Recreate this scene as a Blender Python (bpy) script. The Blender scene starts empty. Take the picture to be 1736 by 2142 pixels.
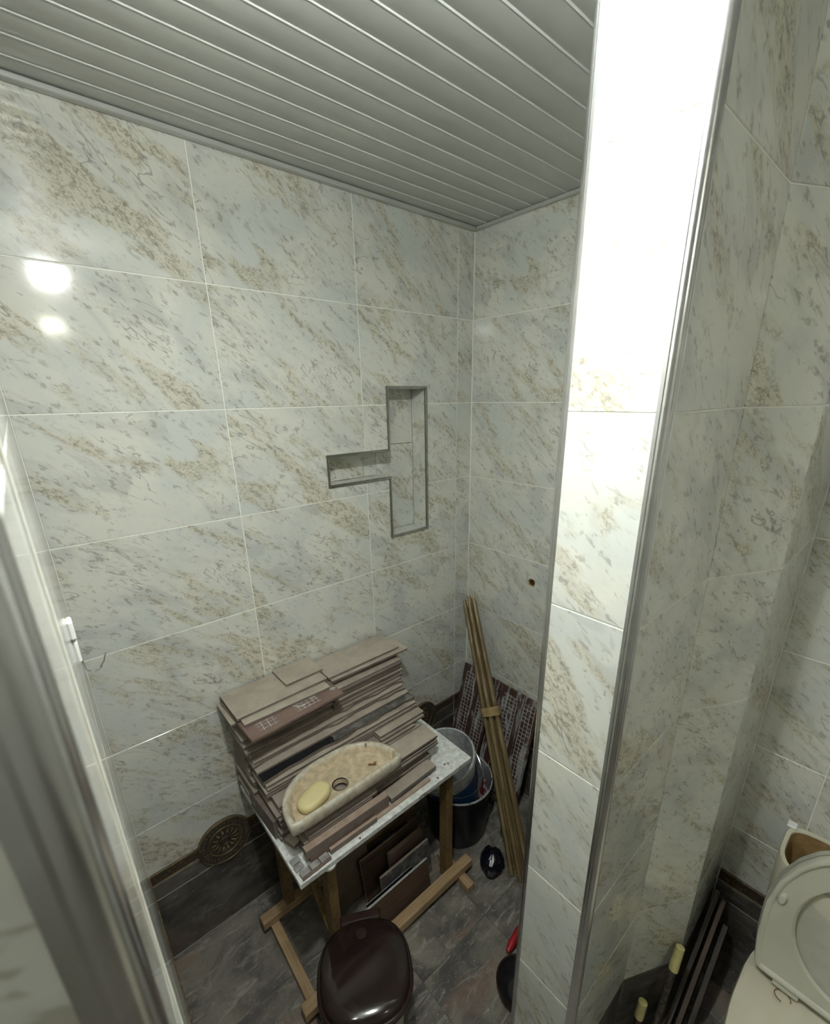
import bpy, bmesh, math, random
from mathutils import Vector, Matrix
random.seed(7)
sc = bpy.context.scene
col = sc.collection

# ------------------------------------------------------------------ camera
W_PX, H_PX, F_PX, CX, CY = 1736, 2142, 933.75, 883.4, 1152.3
YAW, PITCH, ROLL = 0.8553, -0.3317, -0.0152
CAM = Vector((-1.4187, -1.3118, 1.7881))
fw = Vector((math.cos(PITCH) * math.cos(YAW), math.cos(PITCH) * math.sin(YAW), math.sin(PITCH)))
rt = Vector((math.sin(YAW), -math.cos(YAW), 0))
up = rt.cross(fw)
r2 = math.cos(ROLL) * rt + math.sin(ROLL) * up
u2 = -math.sin(ROLL) * rt + math.cos(ROLL) * up
cd = bpy.data.cameras.new('camera')
cam = bpy.data.objects.new('camera', cd)
col.objects.link(cam)
cam.matrix_world = Matrix(((r2.x, u2.x, -fw.x, CAM.x), (r2.y, u2.y, -fw.y, CAM.y), (r2.z, u2.z, -fw.z, CAM.z), (0, 0, 0, 1)))
cd.sensor_fit = 'HORIZONTAL'
cd.sensor_width = 36
cd.lens = F_PX / W_PX * 36
cd.shift_x = -(CX - W_PX / 2) / W_PX
cd.shift_y = (CY - H_PX / 2) / W_PX
cd.clip_start = 0.01
cd.dof.use_dof = True
cd.dof.focus_distance = 1.7
cd.dof.aperture_fstop = 13
sc.camera = cam

# ------------------------------------------------------------------ world and exposure
wd = bpy.data.worlds.new('world')
sc.world = wd
wd.use_nodes = True
wd.node_tree.nodes['Background'].inputs[0].default_value = (0, 0, 0, 1)
wd.node_tree.nodes['Background'].inputs[1].default_value = 0.0
sc.view_settings.view_transform = 'Standard'
sc.view_settings.look = 'None'
sc.view_settings.gamma = 1
sc.view_settings.use_curve_mapping = False
sc.view_settings.exposure = 0.37
sc.cycles.use_adaptive_sampling = True
sc.cycles.adaptive_threshold = 0.15
sc.cycles.use_denoising = True
sc.cycles.diffuse_bounces = 5
sc.cycles.glossy_bounces = 3
sc.cycles.max_bounces = 7
LAMP_MAIN = 590.0     # emission strength of the shower lamp's bulb
LAMP_REAR = 140.0      # emission strength of the room lamp's bulb

# ------------------------------------------------------------------ measured layout
XD, XC1, XC2, XC3 = -1.4261, -0.9816, -0.5325, -0.0850
ROWS = [0.5646, 0.8646, 1.1646, 1.4646, 1.7646, 2.0646, 2.3646]
ZB, ZB2, ZB3 = 0.391, 0.338, 0.278
ZC = 2.366
X1, YA, YB = -0.8241, -0.9333, -1.0850
P1, P2, XK = (-0.5283, -1.0850), (-0.3698, -1.1631), -0.0780
YDE = -1.197
XL, YR = -2.40, -2.90

# ------------------------------------------------------------------ node helpers
def new_mat(name):
    m = bpy.data.materials.new(name)
    m.use_nodes = True
    nt = m.node_tree
    b = nt.nodes['Principled BSDF']
    return m, nt, b

def N(nt, typ, **kw):
    n = nt.nodes.new(typ)
    for k, v in kw.items():
        if k.startswith('i_'):
            n.inputs[k[2:]].default_value = v
        else:
            setattr(n, k, v)
    return n

def L(nt, a, b):
    nt.links.new(a, b)

def noise(nt, vec, scale, detail=4, rough=0.55, dist=0.0):
    n = N(nt, 'ShaderNodeTexNoise')
    n.inputs['Scale'].default_value = scale
    n.inputs['Detail'].default_value = detail
    n.inputs['Roughness'].default_value = rough
    n.inputs['Distortion'].default_value = dist
    L(nt, vec, n.inputs['Vector'])
    return n.outputs['Fac']

def ramp(nt, fac, a, b, lo=0.0, hi=1.0):
    n = N(nt, 'ShaderNodeMapRange')
    n.interpolation_type = 'SMOOTHSTEP'
    n.inputs[1].default_value = a
    n.inputs[2].default_value = b
    n.inputs[3].default_value = lo
    n.inputs[4].default_value = hi
    L(nt, fac, n.inputs[0])
    return n.outputs[0]

def math_(nt, op, a, b=None, c=None):
    n = N(nt, 'ShaderNodeMath', operation=op)
    for i, v in enumerate((a, b, c)):
        if v is None:
            continue
        if isinstance(v, (int, float)):
            n.inputs[i].default_value = v
        else:
            L(nt, v, n.inputs[i])
    return n.outputs[0]

def mix(nt, fac, a, b):
    n = N(nt, 'ShaderNodeMix', data_type='RGBA')
    if isinstance(fac, (int, float)):
        n.inputs[0].default_value = fac
    else:
        L(nt, fac, n.inputs[0])
    for i, v in ((6, a), (7, b)):
        if isinstance(v, tuple):
            n.inputs[i].default_value = (*v, 1)
        else:
            L(nt, v, n.inputs[i])
    return n.outputs[2]

def obj_vec(nt, spread=(0.0, 0.0, 0.0), rot=(0, 0, 0), scale=(1, 1, 1)):
    tc = N(nt, 'ShaderNodeTexCoord')
    v = tc.outputs['Object']
    if any(spread):
        oi = N(nt, 'ShaderNodeObjectInfo')
        s = N(nt, 'ShaderNodeVectorMath', operation='SCALE')
        s.inputs[0].default_value = spread
        L(nt, oi.outputs['Random'], s.inputs['Scale'])
        a = N(nt, 'ShaderNodeVectorMath', operation='ADD')
        L(nt, v, a.inputs[0])
        L(nt, s.outputs[0], a.inputs[1])
        v = a.outputs[0]
    m = N(nt, 'ShaderNodeMapping')
    m.inputs['Rotation'].default_value = rot
    m.inputs['Scale'].default_value = scale
    L(nt, v, m.inputs['Vector'])
    return v, m.outputs[0]

def bump(nt, b, h, strength=0.2, dist=0.002):
    n = N(nt, 'ShaderNodeBump')
    n.inputs['Strength'].default_value = strength
    n.inputs['Distance'].default_value = dist
    L(nt, h, n.inputs['Height'])
    L(nt, n.outputs[0], b.inputs['Normal'])

def simple(name, c, rough=0.5, metal=0.0, var=0.0, scale=30.0, c2=None, bmp=0.0, spec=None):
    m, nt, b = new_mat(name)
    b.inputs['Roughness'].default_value = rough
    b.inputs['Metallic'].default_value = metal
    v, _ = obj_vec(nt, (3.1, 5.7, 2.3))
    f = noise(nt, v, scale, 2, 0.6)
    if c2 is None:
        c2 = tuple(min(1, x * (1 + var)) for x in c)
        c = tuple(x * (1 - var) for x in c)
    L(nt, mix(nt, ramp(nt, f, 0.35, 0.65), c, c2), b.inputs['Base Color'])
    if bmp:
        bump(nt, b, f, bmp, 0.002)
    if spec is not None:
        b.inputs['Specular IOR Level'].default_value = spec
    return m

def light_tile_mat():
    m, nt, b = new_mat('glazed_marble_tile')
    # the print runs diagonally, upper left to lower right
    v, vd = obj_vec(nt, (7.3, 0.0, 4.1), rot=(0, math.radians(-40), 0), scale=(1.0, 1.0, 1.0))
    st = N(nt, 'ShaderNodeMapping')
    st.inputs['Scale'].default_value = (2.4, 1.0, 7.5)
    L(nt, vd, st.inputs['Vector'])
    vs = st.outputs[0]
    st2 = N(nt, 'ShaderNodeMapping')
    st2.inputs['Scale'].default_value = (0.55, 1.0, 1.25)
    L(nt, vd, st2.inputs['Vector'])
    vm = st2.outputs[0]
    cloud = noise(nt, v, 5.0, 3, 0.6, 0.5)
    band = noise(nt, vs, 1.35, 3, 0.65, 0.8)
    band2 = noise(nt, vm, 9.0, 3, 0.65, 0.9)
    fine = noise(nt, vm, 62.0, 2, 0.75, 0.3)
    base = mix(nt, ramp(nt, cloud, 0.36, 0.62), (0.64, 0.665, 0.635), (0.735, 0.735, 0.665))
    base = mix(nt, ramp(nt, band2, 0.47, 0.68, 0, 0.55), base, (0.47, 0.485, 0.475))
    bm = ramp(nt, band, 0.50, 0.62)
    base = mix(nt, math_(nt, 'MULTIPLY', bm, 0.45), base, (0.62, 0.57, 0.43))
    vo = N(nt, 'ShaderNodeTexVoronoi', feature='DISTANCE_TO_EDGE')
    vo.inputs['Scale'].default_value = 150
    L(nt, vm, vo.inputs['Vector'])
    cell = ramp(nt, vo.outputs['Distance'], 0.03, 0.20, 1, 0)
    grit = noise(nt, v, 105.0, 1, 0.6)
    peb = math_(nt, 'MULTIPLY', math_(nt, 'MULTIPLY', math_(nt, 'MAXIMUM', math_(nt, 'MULTIPLY', cell, 0.7), ramp(nt, grit, 0.55, 0.66)), bm), ramp(nt, fine, 0.40, 0.56))
    base = mix(nt, math_(nt, 'MULTIPLY', peb, 0.75), base, (0.25, 0.215, 0.14))
    spk = math_(nt, 'MULTIPLY', ramp(nt, fine, 0.55, 0.64), ramp(nt, band2, 0.36, 0.58))
    base = mix(nt, math_(nt, 'MULTIPLY', spk, 0.72), base, (0.34, 0.325, 0.28))
    # thin broken cracks
    ridge = math_(nt, 'ABSOLUTE', math_(nt, 'SUBTRACT', noise(nt, vs, 1.1, 4, 0.62, 0.5), 0.5))
    crack = math_(nt, 'MULTIPLY', ramp(nt, ridge, 0.0, 0.009, 1, 0), ramp(nt, cloud, 0.52, 0.60))
    base = mix(nt, math_(nt, 'MULTIPLY', crack, 0.65), base, (0.26, 0.25, 0.23))
    L(nt, base, b.inputs['Base Color'])
    b.inputs['Roughness'].default_value = 0.10
    b.inputs['IOR'].default_value = 1.5
    bump(nt, b, noise(nt, v, 14.0, 1, 0.6), 0.14, 0.0015)
    return m

def dark_tile_mat(name='dark_slate_tile', k=1.6, rough=0.3):
    m, nt, b = new_mat(name)
    v, vd = obj_vec(nt, (9.1, 6.7, 3.3), rot=(0.4, math.radians(-28), math.radians(38)), scale=(1.6, 5.0, 5.0))
    a = noise(nt, v, 7, 6, 0.65, 0.5)
    s = noise(nt, vd, 6.5, 5, 0.72, 0.9)
    f = noise(nt, v, 130, 4, 0.7)
    base = mix(nt, ramp(nt, a, 0.35, 0.65), (0.030 * k, 0.028 * k, 0.026 * k), (0.085 * k, 0.078 * k, 0.066 * k))
    base = mix(nt, ramp(nt, s, 0.50, 0.68, 0, 0.55), base, (0.17 * k, 0.16 * k, 0.138 * k))
    base = mix(nt, ramp(nt, f, 0.64, 0.70, 0, 0.7), base, (0.30 * k, 0.29 * k, 0.26 * k))
    base = mix(nt, ramp(nt, noise(nt, vd, 1.3, 3), 0.56, 0.68, 0, 0.5), base, (0.09 * k, 0.055 * k, 0.040 * k))
    L(nt, base, b.inputs['Base Color'])
    b.inputs['Roughness'].default_value = rough
    bump(nt, b, s, 0.18, 0.003)
    return m

def strip_mat(name, c1, c2, scale=14, spk=(0.45, 0.42, 0.36), rough=0.55):
    m, nt, b = new_mat(name)
    v, _ = obj_vec(nt, (5.1, 7.7, 3.3))
    a = noise(nt, v, scale, 6, 0.65, 0.3)
    f = noise(nt, v, 150, 4, 0.7)
    base = mix(nt, ramp(nt, a, 0.33, 0.66), c1, c2)
    base = mix(nt, ramp(nt, f, 0.62, 0.72, 0, 0.5), base, spk)
    base = mix(nt, ramp(nt, f, 0.30, 0.38, 0.45, 0), base, tuple(x * 0.45 for x in c1))
    L(nt, base, b.inputs['Base Color'])
    b.inputs['Roughness'].default_value = rough
    bump(nt, b, f, 0.08, 0.001)
    return m

def wood_mat(name, c1, c2, axis=0, rough=0.6):
    m, nt, b = new_mat(name)
    sc_ = [60.0, 60.0, 60.0]
    sc_[axis] = 4.0
    v, vd = obj_vec(nt, (3.3, 2.1, 5.5), scale=tuple(sc_))
    g = noise(nt, vd, 1.0, 6, 0.6, 1.2)
    f = noise(nt, v, 7, 4)
    base = mix(nt, ramp(nt, g, 0.35, 0.65), c1, c2)
    base = mix(nt, ramp(nt, f, 0.55, 0.72, 0, 0.4), base, tuple(x * 0.55 for x in c1))
    L(nt, base, b.inputs['Base Color'])
    b.inputs['Roughness'].default_value = rough
    bump(nt, b, g, 0.12, 0.001)
    return m

def blotch_mat(name, base_c, spot_c, scale, lo, hi, rough=0.5, stretch=(1, 1, 1), fac=1.0):
    m, nt, b = new_mat(name)
    v, vd = obj_vec(nt, (3.7, 1.9, 2.9), scale=stretch)
    n1 = noise(nt, vd, scale, 7, 0.68, 0.6)
    n2 = noise(nt, v, 60, 4)
    base = mix(nt, ramp(nt, n2, 0.3, 0.7), tuple(x * 0.8 for x in base_c), tuple(x * 1.15 for x in base_c))
    L(nt, mix(nt, ramp(nt, n1, lo, hi, 0, fac), base, spot_c), b.inputs['Base Color'])
    b.inputs['Roughness'].default_value = rough
    return m

def emit(name, c, s):
    m, nt, b = new_mat(name)
    b.inputs['Base Color'].default_value = (*c, 1)
    b.inputs['Emission Color'].default_value = (*c, 1)
    b.inputs['Emission Strength'].default_value = s
    return m

M = {}
M['tile'] = light_tile_mat()
M['dark'] = dark_tile_mat()
M['floor_tile'] = dark_tile_mat('dark_stone_floor_tile', 3.2, 0.4)
M['grout'] = simple('pale_grout', (0.90, 0.90, 0.84), 0.6, var=0.03)
M['grout_dark'] = simple('grey_floor_grout', (0.16, 0.155, 0.14), 0.9, var=0.15)
M['wall_plain'] = simple('plain_tiled_wall', (0.70, 0.71, 0.66), 0.35, var=0.06, scale=6)
M['alu'] = simple('brushed_aluminium', (0.74, 0.74, 0.76), 0.22, 1.0, var=0.05)
M['alu_dark'] = simple('niche_metal_profile', (0.42, 0.42, 0.40), 0.22, 1.0, var=0.1)
M['slat'] = simple('lacquered_ceiling_slat', (0.52, 0.535, 0.51), 0.32, 0.2, var=0.03, scale=8)
M['insert'] = simple('pale_lacquered_insert', (0.80, 0.81, 0.785), 0.30, 0.0, var=0.02)
M['border'] = blotch_mat('brown_border_glaze', (0.055, 0.040, 0.026), (0.15, 0.105, 0.055), 90, 0.52, 0.62, 0.35)
M['gold'] = simple('gold_glaze', (0.17, 0.125, 0.065), 0.35, 0.3, var=0.25, scale=60)
M['bronze'] = blotch_mat('dark_bronze_glaze', (0.050, 0.040, 0.030), (0.13, 0.10, 0.065), 70, 0.52, 0.64, 0.38)
M['petal'] = simple('amber_petal_glaze', (0.11, 0.075, 0.04), 0.4, 0.1, c2=(0.26, 0.20, 0.11), scale=40)
M['strip'] = strip_mat('beige_stone_tile_face', (0.37, 0.325, 0.265), (0.47, 0.42, 0.35))
M['strip2'] = strip_mat('grey_brown_tile_face', (0.27, 0.23, 0.195), (0.36, 0.315, 0.265))
M['strip_back'] = strip_mat('brown_tile_back', (0.190, 0.125, 0.103), (0.240, 0.165, 0.135), 8, (0.22, 0.15, 0.12))
M['strip_edge'] = strip_mat('tile_body_edge', (0.150, 0.118, 0.100), (0.215, 0.172, 0.148), 25, (0.26, 0.22, 0.19), 0.75)
M['strip_pink'] = strip_mat('pinkish_cut_tile_edge', (0.36, 0.26, 0.20), (0.46, 0.36, 0.29), 20, (0.5, 0.42, 0.36), 0.7)
M['slab'] = blotch_mat('black_slab', (0.012, 0.013, 0.016), (0.14, 0.13, 0.125), 9, 0.56, 0.70, 0.45, (1, 1, 1), 0.5)
M['slab_grey'] = blotch_mat('mottled_grey_slab', (0.10, 0.095, 0.09), (0.24, 0.23, 0.21), 22, 0.45, 0.62, 0.5)
M['net'] = simple('white_mesh_and_glue', (0.52, 0.52, 0.50), 0.7, var=0.2, scale=50)
M['plate'] = blotch_mat('brown_plate_with_glue', (0.075, 0.038, 0.030), (0.42, 0.42, 0.42), 6.0, 0.50, 0.60, 0.6, (1, 5, 1), 0.85)
M['white_top'] = blotch_mat('white_laminate', (0.80, 0.82, 0.80), (0.64, 0.66, 0.64), 14, 0.62, 0.78, 0.35, (1, 1, 1), 0.4)
M['edge_white'] = blotch_mat('chipped_white_edge', (0.60, 0.61, 0.60), (0.28, 0.26, 0.23), 22, 0.58, 0.66, 0.5)
M['pine'] = wood_mat('pine_batten', (0.40, 0.27, 0.14), (0.52, 0.37, 0.21), 0)
M['pine_y'] = wood_mat('pine_batten_lengthwise', (0.37, 0.25, 0.14), (0.50, 0.36, 0.21), 1)
M['leg'] = wood_mat('stained_table_leg', (0.16, 0.10, 0.035), (0.24, 0.16, 0.065), 2)
M['brownboard'] = wood_mat('dark_brown_board', (0.075, 0.045, 0.030), (0.13, 0.082, 0.055), 0)
M['darkboard'] = wood_mat('grimy_dark_board', (0.028, 0.022, 0.018), (0.095, 0.075, 0.06), 0)
M['beige_board'] = strip_mat('beige_panel', (0.17, 0.13, 0.085), (0.23, 0.18, 0.12), 10)
M['ceramic'] = blotch_mat('stained_cream_ceramic', (0.60, 0.50, 0.345), (0.50, 0.37, 0.22), 9, 0.56, 0.74, 0.16, (1, 1, 1), 0.45)
M['ceramic_rim'] = blotch_mat('limescaled_cream_rim', (0.58, 0.53, 0.42), (0.68, 0.66, 0.58), 20, 0.48, 0.66, 0.22, (1, 1, 1), 0.7)
M['soap'] = simple('yellow_soap', (0.72, 0.63, 0.33), 0.45, var=0.05, scale=12)
M['mosaic'] = simple('glass_mosaic', (0.32, 0.32, 0.31), 0.12, 0.2, c2=(0.50, 0.49, 0.47), scale=35)
M['black_plastic'] = blotch_mat('paint_splashed_black_plastic', (0.007, 0.008, 0.012), (0.22, 0.22, 0.23), 40, 0.66, 0.76, 0.32)
M['bucket_in'] = blotch_mat('grey_crusted_bucket_inside', (0.22, 0.22, 0.24), (0.36, 0.36, 0.38), 12, 0.45, 0.65, 0.6)
M['rim_crust'] = blotch_mat('white_crusted_rim', (0.50, 0.50, 0.51), (0.02, 0.02, 0.02), 45, 0.52, 0.62, 0.55)
M['white_plastic'] = blotch_mat('white_pail_plastic', (0.58, 0.60, 0.61), (0.36, 0.38, 0.40), 8, 0.52, 0.60, 0.35)
M['blue'] = simple('blue_label', (0.010, 0.055, 0.17), 0.35, var=0.15, scale=6)
M['red'] = simple('red_plastic', (0.42, 0.018, 0.022), 0.35, var=0.1)
M['redbag'] = blotch_mat('red_and_white_wrapper', (0.24, 0.035, 0.04), (0.55, 0.52, 0.52), 40, 0.50, 0.56, 0.3)
M['bamboo'] = wood_mat('dry_bamboo_cane', (0.165, 0.115, 0.050), (0.28, 0.21, 0.105), 2, 0.35)
M['node'] = simple('pale_cane_node', (0.34, 0.27, 0.15), 0.5, var=0.2)
M['navy'] = simple('navy_plastic_film', (0.006, 0.007, 0.016), 0.28, var=0.3, bmp=0.4)
M['bin_lid'] = simple('glossy_dark_brown_plastic', (0.022, 0.013, 0.012), 0.10, var=0.12, scale=10)
M['bin_rim'] = simple('brown_plastic_rim', (0.035, 0.020, 0.018), 0.25, var=0.1)
M['bin_body'] = simple('cream_plastic', (0.44, 0.42, 0.31), 0.4, var=0.05)
M['toilet'] = simple('yellowed_white_ceramic', (0.60, 0.57, 0.44), 0.12, c2=(0.68, 0.66, 0.55), scale=5)
M['seat'] = simple('yellowed_seat_plastic', (0.57, 0.565, 0.48), 0.28, var=0.04, scale=6)
M['seat_lid'] = simple('grey_white_lid_plastic', (0.50, 0.50, 0.43), 0.3, var=0.04)
M['tank_in'] = blotch_mat('rust_stained_tank_inside', (0.30, 0.20, 0.09), (0.20, 0.12, 0.045), 5, 0.45, 0.65, 0.4)
M['rust'] = simple('rust_stain', (0.22, 0.12, 0.04), 0.6, var=0.3, scale=80)
M['white_hook'] = simple('white_plastic_hook', (0.80, 0.80, 0.78), 0.3)
M['steel'] = simple('polished_steel', (0.70, 0.70, 0.70), 0.15, 1.0)
M['brass'] = simple('brass_fitting', (0.45, 0.26, 0.10), 0.35, 0.8, var=0.2)
M['cream_grip'] = simple('cream_handle_grip', (0.62, 0.56, 0.26), 0.4, var=0.08)
M['green'] = simple('green_glass', (0.02, 0.16, 0.015), 0.08)
M['bulb'] = emit('lamp_glow', (0.97, 1.0, 0.965), LAMP_MAIN)
M['bulb2'] = emit('room_lamp_glow', (1.0, 0.97, 0.82), LAMP_REAR)
M['lamp_body'] = simple('white_lamp_holder', (0.75, 0.75, 0.73), 0.4)
M['tape'] = simple('glossy_clear_tape', (0.34, 0.25, 0.12), 0.05, var=0.2)

# ------------------------------------------------------------------ mesh helpers
class MB:
    def __init__(s):
        s.v, s.f, s.m = [], [], []

    def face(s, pts, mi=0):
        n = len(s.v)
        s.v += [tuple(p) for p in pts]
        s.f.append(tuple(range(n, n + len(pts))))
        s.m.append(mi)

    def add(s, vs, fs, mi=0):
        n = len(s.v)
        s.v += [tuple(p) for p in vs]
        for f in fs:
            s.f.append(tuple(n + i for i in f))
            s.m.append(mi)

    def box(s, x0, x1, y0, y1, z0, z1, mi=0, skip=()):
        vs = [(x0, y0, z0), (x1, y0, z0), (x1, y1, z0), (x0, y1, z0), (x0, y0, z1), (x1, y0, z1), (x1, y1, z1), (x0, y1, z1)]
        fs = {'-z': (0, 3, 2, 1), '+z': (4, 5, 6, 7), '-y': (0, 1, 5, 4), '+x': (1, 2, 6, 5), '+y': (2, 3, 7, 6), '-x': (3, 0, 4, 7)}
        s.add(vs, [f for k, f in fs.items() if k not in skip], mi)

    def rings(s, rs, mi=0, closed=True, cap0=False, cap1=False):
        n = len(rs[0])
        base = len(s.v)
        for r in rs:
            s.v += [tuple(p) for p in r]
        for i in range(len(rs) - 1):
            for j in range(n if closed else n - 1):
                k = (j + 1) % n
                s.f.append((base + i * n + j, base + i * n + k, base + (i + 1) * n + k, base + (i + 1) * n + j))
                s.m.append(mi)
        if cap0:
            s.f.append(tuple(base + j for j in reversed(range(n))))
            s.m.append(mi)
        if cap1:
            e = base + (len(rs) - 1) * n
            s.f.append(tuple(e + j for j in range(n)))
            s.m.append(mi)

    def lathe(s, prof, n=32, mi=0, cap0=False, cap1=False):
        s.rings([[(r * math.cos(2 * math.pi * j / n), r * math.sin(2 * math.pi * j / n), z) for j in range(n)] for r, z in prof], mi, True, cap0, cap1)

    def tube(s, pts, r, n=8, mi=0):
        pts = [Vector(p) for p in pts]
        rs = []
        for i, p in enumerate(pts):
            d = (pts[min(i + 1, len(pts) - 1)] - pts[max(i - 1, 0)]).normalized()
            a = d.orthogonal().normalized() if abs(d.z) > 0.9 else d.cross(Vector((0, 0, 1))).normalized()
            b = d.cross(a)
            rr = r[i] if isinstance(r, (list, tuple)) else r
            rs.append([p + rr * (a * math.cos(2 * math.pi * j / n) + b * math.sin(2 * math.pi * j / n)) for j in range(n)])
        s.rings(rs, mi, True, True, True)

    def mesh(s, name, mats, smooth=False, bev=0.0, weld=True, angle=35):
        me = bpy.data.meshes.new(name)
        me.from_pydata(s.v, [], s.f)
        for mt in mats if isinstance(mats, (list, tuple)) else [mats]:
            me.materials.append(mt)
        for p, mi in zip(me.polygons, s.m):
            p.material_index = mi
        bm = bmesh.new()
        bm.from_mesh(me)
        if weld:
            bmesh.ops.remove_doubles(bm, verts=bm.verts, dist=1e-5)
        bmesh.ops.recalc_face_normals(bm, faces=bm.faces)
        if bev:
            es = [e for e in bm.edges if len(e.link_faces) == 2 and e.calc_face_angle(0) > 0.5]
            bmesh.ops.bevel(bm, geom=es, offset=bev, segments=1, affect='EDGES')
        if smooth:
            for f in bm.faces:
                f.smooth = True
            for e in bm.edges:
                if len(e.link_faces) == 2 and e.calc_face_angle(0) > math.radians(angle):
                    e.smooth = False
        bm.to_mesh(me)
        bm.free()
        return me

def link(name, me, parent=None, loc=(0, 0, 0), rot=(0, 0, 0), label=None, cat=None, group=None, kind=None):
    o = bpy.data.objects.new(name, me)
    col.objects.link(o)
    o.location = loc
    o.rotation_euler = rot
    if parent is not None:
        o.parent = parent
    if label:
        o['label'] = label
    if cat:
        o['category'] = cat
    if group:
        o['group'] = group
    if kind:
        o['kind'] = kind
    return o

def thing(name, label, cat, loc=(0, 0, 0), rot=(0, 0, 0), group=None):
    return link(name, None, None, loc, rot, label, cat, group)

_cache = {}
def box_mesh(key, w, d, h, mats, bev=0.0, origin='c', top_mi=0, side_mi=0, bot_mi=None):
    k = (key, round(w, 4), round(d, 4), round(h, 4), bev)
    if k not in _cache:
        mb = MB()
        mb.box(-w / 2, w / 2, -d / 2, d / 2, -h / 2, h / 2)
        if side_mi != top_mi or bot_mi is not None:
            mb.m = [side_mi if bot_mi is None else bot_mi, top_mi, side_mi, side_mi, side_mi, side_mi]
        _cache[k] = mb.mesh(key, mats, False, bev)
    return _cache[k]

# ------------------------------------------------------------------ tiled walls
GR = 0.0014   # half a grout joint
TH = 0.0012   # how far tiles stand proud of the grout

def tile_rect(parent, base, ang, u0, u1, z0, z1, mat, name='wall_tile', holes=(), gap=GR):
    """one tile on a wall: base point + direction angle, face looks to the local -y side"""
    d = Vector((math.cos(ang), math.sin(ang), 0))
    a0, a1, b0, b1 = u0 + gap, u1 - gap, z0 + gap, z1 - gap
    uc, zc = (a0 + a1) / 2, (b0 + b1) / 2
    loc = Vector((base[0], base[1], 0)) + d * uc + Vector((0, 0, zc))
    hs = [h for h in holes if h[0] < a1 and h[1] > a0 and h[2] < b1 and h[3] > b0]
    if not hs:
        k = ('tile', mat.name, round(a1 - a0, 4), round(b1 - b0, 4))
        if k not in _cache:
            mb = MB()
            mb.box(-(a1 - a0) / 2, (a1 - a0) / 2, 0, 0.007, -(b1 - b0) / 2, (b1 - b0) / 2)
            _cache[k] = mb.mesh(name, mat, False, 0.0007)
        me = _cache[k]
    else:
        us = sorted({a0, a1, *[min(max(h[i], a0), a1) for h in hs for i in (0, 1)]})
        zs = sorted({b0, b1, *[min(max(h[i], b0), b1) for h in hs for i in (2, 3)]})
        mb = MB()
        def inside(x, z):
            return any(h[0] <= x <= h[1] and h[2] <= z <= h[3] for h in hs)
        for i in range(len(us) - 1):
            for j in range(len(zs) - 1):
                if us[i + 1] - us[i] < 1e-4 or zs[j + 1] - zs[j] < 1e-4:
                    continue
                if inside((us[i] + us[i + 1]) / 2, (zs[j] + zs[j + 1]) / 2):
                    continue
                mb.box(us[i] - uc, us[i + 1] - uc, 0, 0.007, zs[j] - zc, zs[j + 1] - zc)
        if not mb.v:
            return None
        me = mb.mesh(name, mat, weld=False)
    return link(name, me, parent, loc, (0, 0, ang))

def light_rows(bottom, top=ZC):
    zs = [bottom] + [z for z in ROWS if bottom + 0.02 < z < top - 0.02] + [top]
    return list(zip(zs[:-1], zs[1:]))

def tile_field(parent, base, ang, us, rows, mat, name='wall_tile', holes=()):
    for u0, u1 in zip(us[:-1], us[1:]):
        for z0, z1 in rows:
            tile_rect(parent, base, ang, u0, u1, z0, z1, mat, name, holes)

def wainscot(parent, base, ang, us, top=ZB):
    """border strip with two gold lines, a plain dark strip and the dark tiles below"""
    d = Vector((math.cos(ang), math.sin(ang), 0))
    tile_field(parent, base, ang, us, [(ZB3, ZB2), (0.0, ZB3)], M['dark'], 'dark_wall_tile')
    for u0, u1 in zip(us[:-1], us[1:]):
        b = tile_rect(parent, base, ang, u0, u1, ZB2, ZB, M['border'], 'border_tile')
        w = u1 - u0 - 2 * GR
        for zz, hh in ((ZB - ZB2) / 2 - 0.007, 0.007), (-(ZB - ZB2) / 2 + 0.006, 0.004):
            k = ('gold', round(w, 4), hh)
            if k not in _cache:
                mb = MB()
                mb.box(-w / 2, w / 2, -0.003, 0.001, -hh / 2, hh / 2)
                _cache[k] = mb.mesh('gold_line', M['gold'], False, 0.0008)
            link('gold_line', _cache[k], b, (0, 0, zz))

# niche openings on the back wall (x0, x1, z0, z1)
NV = (-0.432, -0.251, 1.285, 1.821)
NH = (-0.683, -0.432, 1.510, 1.609)
ND = 0.083
niche = [NV, (NH[0], NH[1] + 0.001, NH[2], NH[3])]

mb = MB()
xs = [XL, NH[0], NH[1], NV[1], 0.1]
zs = [-0.05, NV[2], NH[2], NH[3], NV[3], ZC + 0.06]
for i in range(4):
    for j in range(5):
        xm, zm = (xs[i] + xs[i + 1]) / 2, (zs[j] + zs[j + 1]) / 2
        if any(h[0] <= xm <= h[1] and h[2] <= zm <= h[3] for h in niche):
            continue
        mb.face([(xs[i], TH, zs[j]), (xs[i + 1], TH, zs[j]), (xs[i + 1], TH, zs[j + 1]), (xs[i], TH, zs[j + 1])])
mb.face([(XL, TH + 0.14, -0.05), (0.1, TH + 0.14, -0.05), (0.1, TH + 0.14, ZC + 0.06), (XL, TH + 0.14, ZC + 0.06)])
wall_back = link('wall_back', mb.mesh('wall_back', M['grout']), kind='structure', label='rear shower wall in pale marbled glazed tiles with a recessed shelf')
A_US = [XD, XC1, XC2, XC3, -0.001]
tile_field(wall_back, (0, 0), 0, A_US, light_rows(ZB), M['tile'], holes=niche)
wainscot(wall_back, (0, 0), 0, A_US)

# niche lining: back, sides, sills and metal profiles
def lining(pts, name='niche_tile', mat=None):
    c = sum((Vector(p) for p in pts), Vector()) / len(pts)
    m_ = MB()
    m_.face([Vector(p) - c for p in pts])
    return link(name, m_.mesh(name, mat or M['tile']), wall_back, c)

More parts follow.
